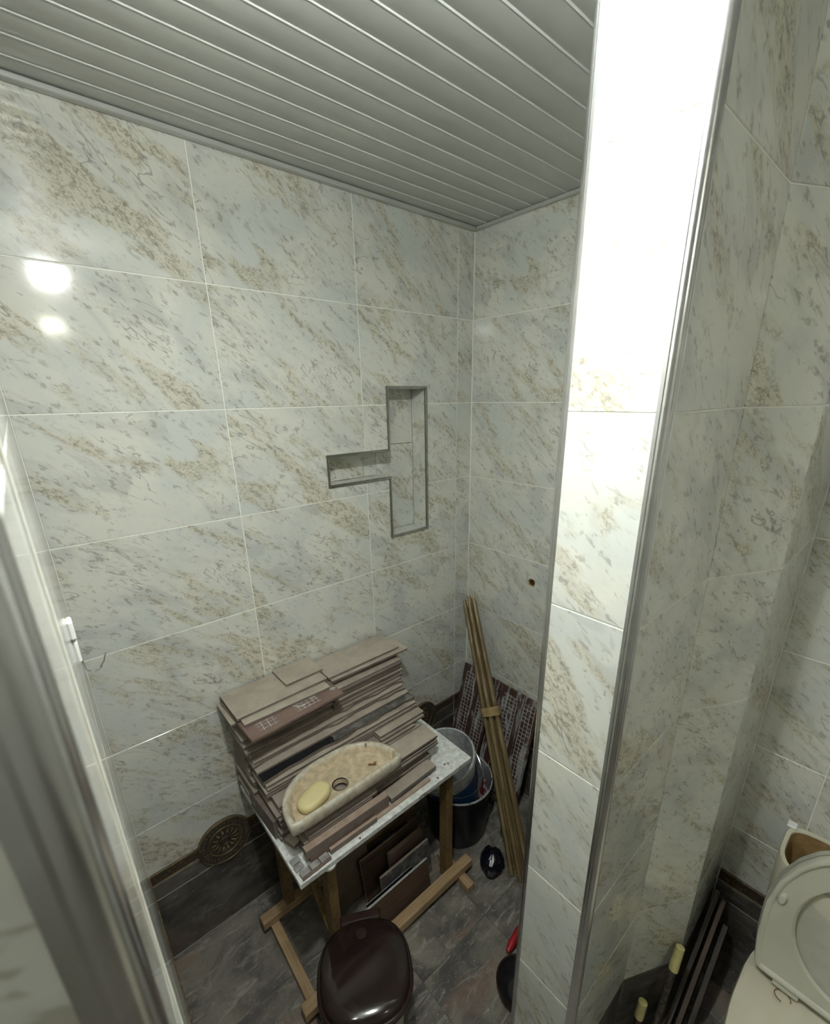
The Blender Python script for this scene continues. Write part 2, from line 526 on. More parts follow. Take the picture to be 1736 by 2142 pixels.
def nrect(x0, x1, z0, z1):
    g = 0.0008
    c = ((x0 + x1) / 2, ND, (z0 + z1) / 2)
    m_ = MB()
    m_.box(x0 + g - c[0], x1 - g - c[0], 0, 0.006, z0 + g - c[2], z1 - g - c[2])
    link('niche_tile', m_.mesh('niche_tile', M['tile'], False, 0.0005), wall_back, c)
nrect(NV[0], NV[1], NV[2], NH[3] + 0.01)
nrect(NV[0], NV[1], NH[3] + 0.01, NV[3])
nrect(NH[0], -0.49, NH[2], NH[3])
nrect(-0.49, NH[1], NH[2], NH[3])
for zz0, zz1 in ((NV[2], NH[3] + 0.01), (NH[3] + 0.01, NV[3])):
    lining([(NV[1], 0, zz0), (NV[1], ND, zz0), (NV[1], ND, zz1), (NV[1], 0, zz1)])
for zz0, zz1 in ((NV[2], NH[2]), (NH[3], NV[3])):
    lining([(NV[0], 0, zz0), (NV[0], 0, zz1), (NV[0], ND, zz1), (NV[0], ND, zz0)])
lining([(NH[0], 0, NH[2]), (NH[0], 0, NH[3]), (NH[0], ND, NH[3]), (NH[0], ND, NH[2])])
for (x0, x1, zz) in ((NV[0], NV[1], NV[2]), (NV[0], NV[1], NV[3]), (NH[0], NH[1], NH[2]), (NH[0], NH[1], NH[3])):
    lining([(x0, 0, zz), (x1, 0, zz), (x1, ND, zz), (x0, ND, zz)])

def profile(x0, z0, x1, z1):
    w = 0.0052
    m_ = MB()
    lx, lz = x1 - x0, z1 - z0
    ln = math.hypot(lx, lz)
    m_.rings([[(t, -0.004 - 0.0 * t + 0.006 * math.cos(a) * 0.6, w * math.sin(a)) for a in [i * math.pi / 4 for i in range(8)]] for t in (-w * 0.8, ln + w * 0.8)], cap0=True, cap1=True)
    o = link('niche_profile', m_.mesh('niche_profile', M['alu_dark'], True), wall_back, (x0, 0.001, z0))
    o.rotation_euler = (0, -math.atan2(lz, lx), 0)
for a in ((NV[0], NV[2], NV[1], NV[2]), (NV[1], NV[2], NV[1], NV[3]), (NV[0], NV[3], NV[1], NV[3]), (NV[0], NH[3], NV[0], NV[3]),
          (NV[0], NV[2], NV[0], NH[2]), (NH[0], NH[2], NH[1], NH[2]), (NH[0], NH[3], NH[1], NH[3]), (NH[0], NH[2], NH[0], NH[3])):
    profile(*a)

# round relief medallions set over the border
def ellipse_ring(r0, r1, y0, y1, n=40):
    m_ = MB()
    def c(r, y):
        return [(r * math.cos(2 * math.pi * j / n), y, r * math.sin(2 * math.pi * j / n)) for j in range(n)]
    m_.rings([c(r0, 0), c(r0, y1), c((r0 + r1) / 2, y0), c(r1, y1), c(r1, 0)])
    return m_
med_disc = MB()
n_ = 40
med_disc.rings([[(r * math.cos(2 * math.pi * j / n_), y, r * math.sin(2 * math.pi * j / n_)) for j in range(n_)] for r, y in ((0.088, 0.002), (0.087, -0.008), (0.080, -0.010), (0.060, -0.007), (0.024, -0.006))], cap1=True)
med_mesh = med_disc.mesh('medallion', M['bronze'], True)
ring_a = ellipse_ring(0.0575, 0.0545, -0.0105, -0.008).mesh('gold_ring', M['gold'], True)
ring_b = ellipse_ring(0.0875, 0.0845, -0.0115, -0.009).mesh('rim_ring', M['gold'], True)
boss = MB()
boss.rings([[(r * math.cos(2 * math.pi * j / 24), y, r * math.sin(2 * math.pi * j / 24)) for j in range(24)] for r, y in ((0.020, -0.005), (0.0195, -0.011), (0.015, -0.014), (0.010, -0.010))], cap1=True)
boss_mesh = boss.mesh('boss', M['bronze'], True)
pm = MB()
pm.add([(0.022, -0.007, -0.0022), (0.022, -0.007, 0.0022), (0.034, -0.0105, 0.0042), (0.049, -0.007, 0.0), (0.034, -0.0105, -0.0042), (0.034, -0.012, 0)],
       [(0, 5, 1), (1, 5, 2), (2, 5, 3), (3, 5, 4), (4, 5, 0)])
petal_mesh = pm.mesh('petal', M['petal'])
for mx in (-1.200, -0.300):
    md = link('medallion', med_mesh, wall_back, (mx, 0, 0.362), label='round bronze relief medallion in the border')
    link('gold_ring', ring_a, md)
    link('rim_ring', ring_b, md)
    link('boss', boss_mesh, md)
    for k in range(14):
        link('petal', petal_mesh, md, rot=(0, k * 2 * math.pi / 14 + 0.1, 0))
    bead = MB()
    bead.lathe([(0.0022, -0.001), (0.0016, 0.001), (0.0004, 0.0018)], 6, cap1=True)
    bead_mesh = _cache.setdefault('bead', bead.mesh('bead', M['gold'], True))
    for k in range(34):
        a = k * 2 * math.pi / 34
        link('bead', bead_mesh, md, (0.072 * math.cos(a), -0.0095, 0.072 * math.sin(a)), (math.pi / 2, 0, 0))

# right wall of the shower (looks to -x)
mb = MB()
hy0, hy1, hz0, hz1 = -0.348 - 0.02, -0.348 + 0.02, 1.074 - 0.02, 1.074 + 0.02
for a in ((YA - 0.1, hy0, -0.05, ZC + 0.06), (hy1, 0.02, -0.05, ZC + 0.06), (hy0, hy1, -0.05, hz0), (hy0, hy1, hz1, ZC + 0.06)):
    mb.box(TH, 0.12, a[0], a[1], a[2], a[3])
mb.box(0.06, 0.12, hy0, hy1, hz0, hz1)
wall_right = link('wall_right', mb.mesh('wall_right', M['grout']), kind='structure', label='right-hand shower wall in pale marbled glazed tiles')
HY, HZ, HR = 0.348, 1.074, 0.0165
rows_b = light_rows(ZB)
for u0, u1 in ((0.001, 0.451), (0.451, 0.901)):
    for z0, z1 in rows_b:
        if not (u0 < HY < u1 and z0 < HZ < z1):
            tile_rect(wall_right, (0, 0), -math.pi / 2, u0, u1, z0, z1, M['tile'])
            continue
        # the drilled tile: four-sided fan around a round hole
        a0, a1, b0, b1 = u0 + GR, u1 - GR, z0 + GR, z1 - GR
        uc, zc = (a0 + a1) / 2, (b0 + b1) / 2
        nn = 32
        inner = [(HY - uc + HR * math.cos(2 * math.pi * j / nn), HZ - zc + HR * math.sin(2 * math.pi * j / nn)) for j in range(nn)]
        outer = []
        for x, z in inner:
            dx, dz = x - (HY - uc), z - (HZ - zc)
            ts = []
            if dx > 1e-9: ts.append(((a1 - uc) - (HY - uc)) / dx)
            if dx < -1e-9: ts.append(((a0 - uc) - (HY - uc)) / dx)
            if dz > 1e-9: ts.append(((b1 - zc) - (HZ - zc)) / dz)
            if dz < -1e-9: ts.append(((b0 - zc) - (HZ - zc)) / dz)
            t = min(ts)
            outer.append([HY - uc + dx * t, HZ - zc + dz * t])
        for cx_, cz_ in ((a0 - uc, b0 - zc), (a1 - uc, b0 - zc), (a1 - uc, b1 - zc), (a0 - uc, b1 - zc)):
            j = min(range(nn), key=lambda q: (outer[q][0] - cx_) ** 2 + (outer[q][1] - cz_) ** 2)
            outer[j] = [cx_, cz_]
        m_ = MB()
        m_.rings([[(x, 0, z) for x, z in outer], [(x, 0, z) for x, z in inner], [(x, 0.05, z) for x, z in inner]])
        tl = link('wall_tile', m_.mesh('wall_tile', M['tile'], weld=True), wall_right, (0, -uc, zc), (0, 0, -math.pi / 2))
        pipe = MB()
        pipe.lathe([(0.0150, 0.0), (0.0150, 0.03), (0.0115, 0.03), (0.0115, 0.004), (0.0, 0.004)], 24)
        link('pipe_socket', pipe.mesh('pipe_socket', M['brass'], True), tl, (HY - uc, 0.034, HZ - zc), (math.pi / 2, 0, 0), label='brass pipe socket in a drilled hole')
wainscot(wall_right, (0, 0), -math.pi / 2, [0.001, 0.451, 0.901])

# left wall of the shower (looks to +x), ends in an outer corner beside the doorway
mb = MB()
mb.box(XD - 0.16, XD - TH, YDE + 0.012, 0.02, -0.05, ZC + 0.06)
wall_left = link('wall_left', mb.mesh('wall_left', M['grout']), kind='structure', label='left-hand shower wall in glossy pale tiles')
L_US = [YDE + 0.008, -0.9, -0.45, -0.001]
tile_field(wall_left, (XD, 0), math.pi / 2, L_US, light_rows(ZB), M['tile'])
wainscot(wall_left, (XD, 0), math.pi / 2, L_US)
bd = MB()
bd.box(-0.0005, 0.0012, -0.0014, 0.0014, 0.0, ZC - 0.03)
link('sealing_bead', bd.mesh('sealing_bead', M['grout'], False, 0.0004), wall_left, (XD, -1.062, 0))

def corner_trim(parent, cx, cy, a0, r=0.0095, z0=0.0, z1=ZC, name='corner_trim', mat=None):
    """rounded aluminium edge profile: quarter round plus two thin lips"""
    m_ = MB()
    prof = [(0.0135, 0.0), (0.0135, 0.0009), (0.0098, 0.0009)]
    arc = []
    for i in range(19):
        t = i / 18 * math.pi / 2
        arc.append((-0.0 + r * math.cos(t), r * math.sin(t)))
    pts = [(-0.006, r + 0.0)] + [(-0.006, r + 0.0006), (-0.0015, r + 0.0006)] + [(x, y) for x, y in reversed(arc)] + [(r + 0.0006, -0.0015), (r + 0.0006, -0.006), (r, -0.006)]
    pts += [(-0.004, -0.004)]
    def rp(p, z):
        c, s = math.cos(a0), math.sin(a0)
        return (p[0] * c - p[1] * s, p[0] * s + p[1] * c, z)
    m_.rings([[rp(p, z0) for p in pts], [rp(p, z1) for p in pts]], cap0=True, cap1=True)
    return link(name, m_.mesh(name, mat or M['alu'], False), parent, (cx, cy, 0))
corner_trim(wall_left, XD - 0.0094, YDE + 0.0094, -math.pi / 2)

# wall face beyond that corner (looks to -y), close beside the camera
mb = MB()
mb.box(XL, XD - 0.012, YDE + TH, YDE + 0.15, -0.05, ZC + 0.06)
wall_front = link('wall_front', mb.mesh('wall_front', M['grout']), kind='structure', label='tiled wall end beside the shower opening')
fu = [XD - 0.008 - 0.45 * k for k in (2, 1, 0)]
tile_field(wall_front, (0, YDE), 0, [XL] + fu, light_rows(ZB), M['tile'])
wainscot(wall_front, (0, YDE), 0, [XL] + fu)

# partition stub between shower and toilet: narrow end, toilet side, boxed-out corner
mb = MB()
poly = [(X1 + 0.012, YA - TH), (X1 + TH, YA - 0.012), (X1 + TH, YB + 0.012), (X1 + 0.012, YB + TH), (P1[0] + 0.002, P1[1] + TH), (P2[0] + 0.002, P2[1] + TH), (XK + 0.1, P2[1] + TH), (XK + 0.1, YA - TH)]
mb.rings([[(x, y, -0.05) for x, y in poly], [(x, y, ZC + 0.06) for x, y in poly]], cap0=True, cap1=True)
wall_part = link('wall_partition', mb.mesh('wall_partition', M['grout']), kind='structure', label='tiled partition stub with metal corner trims between shower and toilet')
tile_field(wall_part, (X1, 0), -math.pi / 2, [-YA + 0.009, -YB - 0.009], light_rows(0.2646), M['tile'])
tile_field(wall_part, (X1, 0), -math.pi / 2, [-YA + 0.009, -YB - 0.009], [(0.0, 0.2646)], M['tile'])
ang_g = math.atan2(P2[1] - P1[1], P2[0] - P1[0])
len_g = math.hypot(P2[0] - P1[0], P2[1] - P1[1])
for base, ang, us in (((0, YB), 0, [X1 + 0.009, P1[0]]), ((P1[0], P1[1]), ang_g, [0.0, len_g]), ((0, P2[1]), 0, [P2[0], XK])):
    tile_field(wall_part, base, ang, us, light_rows(0.300), M['tile'])
    tile_field(wall_part, base, ang, us, [(0.0, 0.300)], M['dark'], 'dark_wall_tile')
tile_field(wall_part, (0, YA), math.pi, [0.0, -X1 - 0.009], light_rows(ZB), M['tile'])
tile_field(wall_part, (0, YA), math.pi, [0.0, -X1 - 0.009], [(0.0, ZB)], M['dark'], 'dark_wall_tile')
corner_trim(wall_part, X1 + 0.0094, YB + 0.0094, math.pi)
corner_trim(wall_part, X1 + 0.0094, YA - 0.0094, math.pi / 2, 0.0095)

# wall behind the toilet (looks to -x)
mb = MB()
mb.box(XK + TH, XK + 0.18, YR, P2[1] + 0.02, -0.05, ZC + 0.06)
wall_toilet = link('wall_toilet', mb.mesh('wall_toilet', M['grout']), kind='structure', label='wall behind the toilet in pale marbled glazed tiles')
K_US = [-P2[1] + 0.001, 1.314, 1.764, 2.214, -YR]
tile_field(wall_toilet, (XK, 0), -math.pi / 2, K_US, light_rows(ZB), M['tile'])
wainscot(wall_toilet, (XK, 0), -math.pi / 2, K_US)

# unseen sides that close the room
for nm, a in (('wall_far_left', (XL - 0.1, XL, YR, YDE + 0.1)), ('wall_rear', (XL, XK + 0.18, YR - 0.1, YR))):
    mb = MB()
    mb.box(a[0], a[1], a[2], a[3], -0.05, ZC + 0.06)
    link(nm, mb.mesh(nm, M['wall_plain']), kind='structure', label='plain tiled side of the room')

# floor: 30 cm dark stone tiles on grey grout
mb = MB()
mb.box(XL, 0.05, YR, 0.05, -0.06, -0.0025)
floor = link('floor', mb.mesh('floor', M['grout_dark']), kind='structure', label='dark grey brown stone tile floor')
fx = [-0.236 - 0.3 * k for k in range(-1, 9)]
fy = [-0.014 - 0.3 * k for k in range(-1, 11)]
for i in range(len(fx) - 1):
    for j in range(len(fy) - 1):
        x1_, x0_ = min(fx[i], -0.002), max(fx[i + 1], XL)
        y1_, y0_ = min(fy[j], -0.001), max(fy[j + 1], YR)
        if x1_ - x0_ < 0.01 or y1_ - y0_ < 0.01:
            continue
        w, d = x1_ - x0_ - 0.003, y1_ - y0_ - 0.003
        me = box_mesh('floor_tile', w, d, 0.01, M['floor_tile'], 0.0008)
        link('floor_tile', me, floor, ((x0_ + x1_) / 2, (y0_ + y1_) / 2, -0.005), (0, 0, 0))

# ceiling: lacquered metal slats with bright inserts, running along the rear wall
mb = MB()
mb.box(XL, 0.1, YR, 0.1, ZC + 0.05, ZC + 0.09)
ceiling = link('ceiling', mb.mesh('ceiling', M['wall_plain']), kind='structure', label='slatted metal ceiling')
PITCH_S = 0.0637
FLAT = 0.0525
sm = MB()
cs = [(-0.006, 0.012), (-0.0045, 0.0045), (-0.003, 0.0015), (0.0, 0.0), (FLAT, 0.0), (FLAT + 0.003, 0.0015), (FLAT + 0.0045, 0.0045), (FLAT + 0.006, 0.012)]
sm.rings([[(x, -y, z) for y, z in cs] for x in (XL, 0.0)], closed=False)
slat_mesh = sm.mesh('ceiling_slat', M['slat'], True, angle=60)
im = MB()
cs2 = [(FLAT + 0.0028, 0.0060), (FLAT + 0.0034, 0.0012), (FLAT + 0.0046, -0.0008), (PITCH_S - 0.0054, -0.0012), (PITCH_S - 0.0040, 0.0000), (PITCH_S - 0.0030, 0.0060)]
im.rings([[(x, -y, z) for y, z in cs2] for x in (XL, -0.012)], closed=False)
ins_mesh = im.mesh('slat_insert', M['insert'], True, angle=60)
y = -0.006
while y > YR:
    s_ = link('ceiling_slat', slat_mesh, ceiling, (0, y, ZC))
    link('slat_insert', ins_mesh, s_)
    y -= PITCH_S
tr = MB()
tr.box(XD, -0.0015, -0.019, -0.0012, ZC - 0.0125, ZC - 0.0005)
link('edge_profile', tr.mesh('edge_profile', M['slat'], False, 0.002), ceiling)
tr = MB()
tr.box(-0.016, -0.0012, YA, -0.0192, ZC - 0.011, ZC - 0.0005)
link('edge_profile', tr.mesh('edge_profile', M['slat'], False, 0.002), ceiling)

# ------------------------------------------------------------------ lamps (just outside the picture, seen as glints in the tiles)
def lamp(name, loc, r, h, mat, label):
    t = thing(name, label, 'lamp', (loc[0], loc[1], ZC))
    drop = ZC - loc[2]
    m_ = MB()
    m_.lathe([(0.0, 0.0), (0.05, 0.0), (0.05, -0.012), (0.008, -0.02), (0.006, -drop + h), (0.0, -drop + h)], 24)
    link('lamp_holder', m_.mesh('lamp_holder', M['lamp_body'], True), t)
    m_ = MB()
    m_.lathe([(0.0, h), (r, h), (r, h * 0.25), (r * 0.93, h * 0.05), (r * 0.8, 0.0), (0.0, 0.0)], 32)
    link('opal_diffuser', m_.mesh('opal_diffuser', mat, True), t, (0, 0, -drop))
lamp('ceiling_lamp_offscreen', (-1.205, -1.010, 2.228), 0.033, 0.014, M['bulb'], 'round opal lamp under the slatted ceiling at the shower opening')
lamp('room_lamp_offscreen', (-1.12, -2.30, 2.20), 0.034, 0.020, M['bulb2'], 'round opal lamp under the ceiling of the toilet side')

# ------------------------------------------------------------------ hook on the left wall
t = thing('wall_hook', 'small white adhesive hook with a bent wire on the glossy left wall', 'hook', (XD, -0.75, 1.550))
mb = MB()
mb.box(0.0, 0.0050, -0.009, 0.009, 0.002, 0.023)
link('back_plate', mb.mesh('back_plate', M['white_hook'], False, 0.0015), t)
mb = MB()
mb.box(0.0, 0.0042, -0.007, 0.007, -0.026, -0.001)
link('lower_plate', mb.mesh('lower_plate', M['white_hook'], False, 0.0015), t)
mb = MB()
mb.tube([(0.003, 0, 0.0), (0.0035, 0, -0.026), (0.004, 0, -0.034)] + [(0.012 - 0.008 * math.cos(a), 0, -0.035 - 0.009 * math.sin(a)) for a in [i * math.pi / 8 for i in range(1, 7)]] + [(0.021, 0, -0.036), (0.0245, 0, -0.027)], 0.0011, 8)
link('wire', mb.mesh('wire', M['steel'], True), t)

# ------------------------------------------------------------------ work table with its base frame
TZ = 0.572
TX0, TX1, TY0, TY1 = -1.128, -0.466, -0.466, -0.030
t = thing('work_table', 'low white topped work table carrying the piled cut tiles', 'table')
w, d = TX1 - TX0, TY1 - TY0
me = box_mesh('tabletop', w, d, 0.018, [M['white_top'], M['edge_white']], 0.0012, top_mi=0, side_mi=1)
link('tabletop', me, t, ((TX0 + TX1) / 2, (TY0 + TY1) / 2, TZ - 0.009), label='white laminate tabletop')
def batten(name, a, b, w, h, mat, parent, lab=None):
    a, b = Vector(a), Vector(b)
    dv = b - a
    ln = dv.length
    m_ = MB()
    ax = 0
    m_.box(-ln / 2, ln / 2, -w / 2, w / 2, -h / 2, h / 2)
    o = link(name, m_.mesh(name, mat, False, min(w, h) * 0.06), parent, (a + b) / 2, label=lab)
    o.rotation_mode = 'QUATERNION'
    xa = dv.normalized()
    za = Vector((0, 0, 1)) if abs(xa.z) < 0.95 else Vector((0, 1, 0))
    ya = za.cross(xa).normalized()
    za = xa.cross(ya)
    o.rotation_quaternion = Matrix((xa, ya, za)).transposed().to_quaternion()
    return o
batten('floor_runner', (-1.125, -0.10, 0.016), (-1.130, -0.455, 0.016), 0.030, 0.032, M['pine'], t)
batten('floor_runner', (-0.506, -0.345, 0.016), (-0.514, -0.525, 0.016), 0.034, 0.032, M['pine'], t)
batten('floor_runner', (-0.506, -0.05, 0.016), (-0.506, -0.17, 0.016), 0.034, 0.032, M['pine'], t)
batten('cross_rail', (-1.170, -0.452, 0.050), (-0.455, -0.456, 0.050), 0.036, 0.034, M['pine'], t)
batten('cross_rail', (-1.165, -0.133, 0.050), (-0.47, -0.128, 0.050), 0.036, 0.034, M['pine'], t)
for lx, ly in ((-1.015, -0.395), (-0.540, -0.413), (-1.060, -0.128), (-0.540, -0.118)):
    batten('leg', (lx, ly, 0.067 if ly > -0.3 else 0.0), (lx, ly, TZ - 0.018), 0.030, 0.042, M['leg'], t)
batten('brace', (-1.025, -0.20, 0.40), (-1.020, -0.372, 0.17), 0.024, 0.018, M['leg'], t, 'yellowish slanting brace')
batten('top_rail', (-1.03, -0.395, TZ - 0.043), (-0.525, -0.395, TZ - 0.043), 0.022, 0.045, M['leg'], t)
batten('top_rail', (-1.075, -0.128, TZ - 0.043), (-0.525, -0.128, TZ - 0.043), 0.022, 0.045, M['leg'], t)
mb = MB()
mb.lathe([(0.0, -0.010), (0.020, -0.010), (0.022, -0.006), (0.022, 0.0), (0.0, 0.0)], 20)
link('furniture_glide', mb.mesh('furniture_glide', M['white_hook'], True), t, (-1.035, -0.448, TZ - 0.018), label='round white plastic glide')

# ------------------------------------------------------------------ tile pile on the table
G_STACK = 'cut tile strips stacked on the white table'
def strip(x0, x1, y0, y1, ztop, th=0.0088, mats=None, label=None, rot=0.0, group=None, sec=None, name='tile_strip', broken=None, tilt=0.0):
    mats = mats or ('strip', 'strip_edge')
    mm = [M[k] for k in mats]
    w, d = x1 - x0, y1 - y0
    if broken:
        rnd = random.Random(broken)
        n = 14
        front = [(-w / 2 + w * i / n, -d / 2 + (rnd.uniform(0, 0.012) if 0 < i < n else 0)) for i in range(n + 1)]
        poly_ = front + [(w / 2, d / 2), (-w / 2, d / 2)]
        m_ = MB()
        lo = [(x, y, -th / 2) for x, y in poly_]
        hi = [(x, y, th / 2) for x, y in poly_]
        m_.face(list(reversed(lo)), 1)
        m_.face(hi, 0)
        k = len(poly_)
        for i in range(k):
            j = (i + 1) % k
            m_.face([lo[i], lo[j], hi[j], hi[i]], 1)
        me = m_.mesh(name, mm)
    else:
        me = box_mesh(name + '_'.join(mats), round(w, 3), round(d, 3), th, mm, 0.0008, top_mi=0, side_mi=1)
    return link(name, me, None, ((x0 + x1) / 2, (y0 + y1) / 2, ztop - th / 2), (tilt, 0, rot), label or 'beige tile strip ' + sec, 'tile strip', None if label else 'tile strips ' + sec)

PT = 0.0093
rnd = random.Random(11)
def jit(a=0.006):
    return rnd.uniform(-a, a)
# full-depth lower courses: two rows of long strips
z = TZ
k = 0
while z + PT < 0.6985:
    z += PT
    L0 = -1.118 + jit(0.012)
    strip(L0, -0.548 + jit(0.012), -0.176, -0.026, z, rot=jit(0.012) * 0.4, mats=('strip2', 'strip_edge'), sec='in the lowest courses of the pile against the rear wall')
    strip(-1.106 + jit(0.010), -0.585 + jit(0.014), -0.318 + jit(0.006), -0.181, z, rot=jit(0.01) * 0.4, mats=('strip2', 'strip_edge'), sec='in the low courses of the pile beneath the soap dish back')
    k += 1
zlow = z
# front strip courses under the dish
zf = TZ
fi = 0
while zf + PT < 0.684:
    zf += PT
    strip(-1.075 + jit(0.012), -0.850 + jit(0.012), -0.414 + jit(0.004), -0.327, zf, mats=('strip2', 'strip_edge'), sec='in the short courses of the pile propping the soap dish front')
    fi += 1
zfl = zf
# middle courses with the front edges stepping back
mid = [(-0.262, -0.546, ('strip2', 'strip_edge')), (-0.262, -0.548, ('strip', 'strip_edge')), (-0.262, -0.545, ('strip2', 'strip_edge')), (-0.255, -0.543, ('strip', 'strip_edge'))]
strip(-0.738, -0.546, -0.304, -0.264, z + PT, mats=('strip2', 'strip_edge'), label='short tile strip tucked behind the soap dish under a shorter one')
strip(-0.736, -0.541, -0.296, -0.264, z + 2 * PT, mats=('strip', 'strip_edge'), label='short beige tile strip beside the soap dish on the bucket side')
for yf, xr, mt in mid:
    z += PT
    strip(-1.114 + jit(0.004), xr, yf, yf + 0.11, z, mats=mt, sec='in the stepped courses of the pile between dish and black slab')
    strip(-1.120 + jit(0.006), xr + jit(0.01), yf + 0.114, -0.022, z, mats=('strip2', 'strip_edge'), sec='in the middle pile courses at the wall below the slab')
# dark slab layer
z += 0.013
o = strip(-1.116, -0.540, -0.246, -0.120, z, 0.0125, ('slab', 'strip_edge'), 'long black backed slab with a broken mottled end in the tile pile', rot=0.004, broken=3, name='dark_slab')
strip(-1.12, -0.55, -0.116, -0.022, z, 0.0125, ('strip2', 'strip_edge'), sec='in the pile level with the black slab, at the wall')
zs_ = z
top = MB()
nn = 16
rr = random.Random(4)
edge_l = [(-0.05 + 0.02 * rr.random(), -0.060 + 0.05 * i / 6) for i in range(7)]
pts_ = edge_l + [(0.285, -0.010), (0.286, -0.060)]
top.face([(x, y, 0.0066) for x, y in pts_])
link('mottled_patch', top.mesh('mottled_patch', M['slab_grey']), o, label='mottled grey stone face left on the slab')
for yf, xr, mt, br in ((-0.213, -0.543, ('strip', 'strip_edge'), None), (-0.196, -0.545, ('strip2', 'strip_edge'), 5), (-0.188, -0.548, ('strip', 'strip_edge'), None), (-0.176, -0.540, ('strip', 'strip_edge'), 9), (-0.172, -0.541, ('strip2', 'strip_edge'), None)):
    z += PT
    strip(-1.116 + jit(0.005), xr, yf, yf + 0.145, z, mats=mt, rot=jit(0.01) * 0.8, broken=br, sec='in the long courses of the pile right above the black slab')
zm = z
# left column of half tiles, up to the mesh-backed tile
zl = zm
while zl + PT < 0.888:
    zl += PT
    lab = None
    strip(-1.126 + jit(0.008), -0.836 + jit(0.008), -0.170 + jit(0.012), -0.016, zl, mats=('strip2', 'strip_edge'), sec='in the half tile column below the mesh backed tile')
zl += PT
strip(-1.146, -0.850, -0.134, -0.012, zl, mats=('strip', 'strip_edge'), label='beige tile strip jutting out at the end of the pile below the mesh backed tile')
zl += PT
o = strip(-1.132, -0.831, -0.244, -0.016, zl, mats=('strip_back', 'strip_back'), label='brown tile lying face down with white mesh on its back', rot=0.045, name='mesh_backed_tile')
net = MB()
def net_line(m_, x0, y0, x1, y1, z0, w):
    dx, dy = x1 - x0, y1 - y0
    ln = math.hypot(dx, dy)
    nx, ny = -dy / ln * w / 2, dx / ln * w / 2
    m_.add([(x0 + nx, y0 + ny, z0), (x0 - nx, y0 - ny, z0), (x1 - nx, y1 - ny, z0), (x1 + nx, y1 + ny, z0),
            (x0 + nx, y0 + ny, z0 + 0.0006), (x0 - nx, y0 - ny, z0 + 0.0006), (x1 - nx, y1 - ny, z0 + 0.0006), (x1 + nx, y1 + ny, z0 + 0.0006)],
           [(4, 5, 6, 7), (0, 1, 5, 4), (1, 2, 6, 5), (2, 3, 7, 6), (3, 0, 4, 7)])
for x in (-0.105, -0.086, -0.070):
    net_line(net, x, -0.096, x + 0.003, -0.056, 0.0044, 0.0014 if x > -0.08 else 0.0024)
for yy in (-0.090, -0.073, -0.060):
    net_line(net, -0.118, yy, -0.060, yy - 0.001, 0.0044, 0.0012)
for x in (0.010, 0.025, 0.042, 0.058, 0.072):
    net_line(net, x, -0.095, x + 0.003, -0.050, 0.0044, 0.0018)
for yy in (-0.092, -0.076, -0.060):
    net_line(net, 0.000, yy, 0.080, yy - 0.001, 0.0044, 0.0014)
for a in ((0.004, -0.062, 0.022, -0.080), (0.022, -0.080, 0.034, -0.078), (0.050, -0.056, 0.066, -0.068), (0.066, -0.068, 0.074, -0.062), (0.126, -0.070, 0.140, -0.080), (0.130, -0.066, 0.146, -0.073)):
    net_line(net, *a, 0.0045, 0.0042)
link('mesh_netting', net.mesh('mesh_netting', M['net']), o, label='torn white netting and glue', kind='stuff')
gr_ = MB()
net_line(gr_, -0.145, -0.105, 0.146, -0.105, 0.0044, 0.0012)
net_line(gr_, -0.140, -0.105, -0.140, 0.06, 0.0044, 0.0012)
link('rim_ridge', gr_.mesh('rim_ridge', M['strip_back']), o)
zl += PT
strip(-1.121, -0.846, -0.188, -0.030, zl, mats=('strip', 'strip_edge'), label='beige tile strip resting on the mesh backed tile', rot=-0.02)
zl += PT
strip(-1.133, -0.838, -0.157, -0.010, zl, mats=('strip', 'strip_edge'), label='wide beige half tile topping the pile beside its small square offcut', rot=0.008)
strip(-0.960, -0.829, -0.112, -0.008, zl + PT, mats=('strip', 'strip_edge'), label='small square beige tile offcut topmost of the pile', name='tile_offcut', rot=0.01)
# right column
zr = zm
while zr + PT < 0.886:
    zr += PT
    yf = -0.160 if zr < 0.866 else -0.138
    strip(-0.826 + jit(0.010), -0.530 + jit(0.008), yf + jit(0.006), -0.016, zr, mats=('strip2' if rnd.random() < 0.6 else 'strip', 'strip_edge'), sec='in the half tile column on the bamboo side of the pile')
zr += PT
strip(-0.815, -0.495, -0.152, -0.040, zr, mats=('strip', 'strip_edge'), label='beige tile strip whose pointed end sticks out towards the bamboo canes', rot=-0.03)
zr += PT
strip(-0.822, -0.521, -0.136, -0.010, zr, mats=('strip', 'strip_edge'), label='long beige half tile on top of the pile on the bamboo side')
# pieces in front: step by step down to the tabletop
zt6 = zlow + 0.0125
zb7 = 0.600
strip(-0.870, -0.565, -0.400, -0.322, 0.6550, 0.0090, ('strip2', 'strip_edge'), 'grey brown tile strip half under the wide tile near the table corner', rot=0.02)
for q in range(4):
    strip(-0.840 + jit(0.01), -0.60 + jit(0.012), -0.386 + jit(0.005), -0.322, TZ + PT * (q + 1), mats=('strip2', 'strip_edge'), sec='in the little stack below the wide slab by the tabletop corner')
for q in range(4, 8):
    strip(-0.836 + jit(0.01), -0.610 + jit(0.012), -0.380 + jit(0.005), -0.322, TZ + PT * (q + 1), mats=('strip2', 'strip_edge'), sec='in the little stack below the wide slab by the tabletop corner')
strip(-0.86, -0.566, -0.395, -0.322, 0.6645, 0.0090, ('strip2', 'strip_edge'), sec='in the little stack below the wide slab by the tabletop corner')
strip(-0.862, -0.570, -0.388, -0.322, 0.6740, 0.0090, ('strip2', 'strip_edge'), sec='in the little stack below the wide slab by the tabletop corner')
strip(-0.868, -0.566, -0.396, -0.255 - 0.067, 0.6836, 0.0092, ('strip', 'strip_edge'), 'wide beige tile slab with small dark specks by the bare tabletop corner', name='tile_slab')
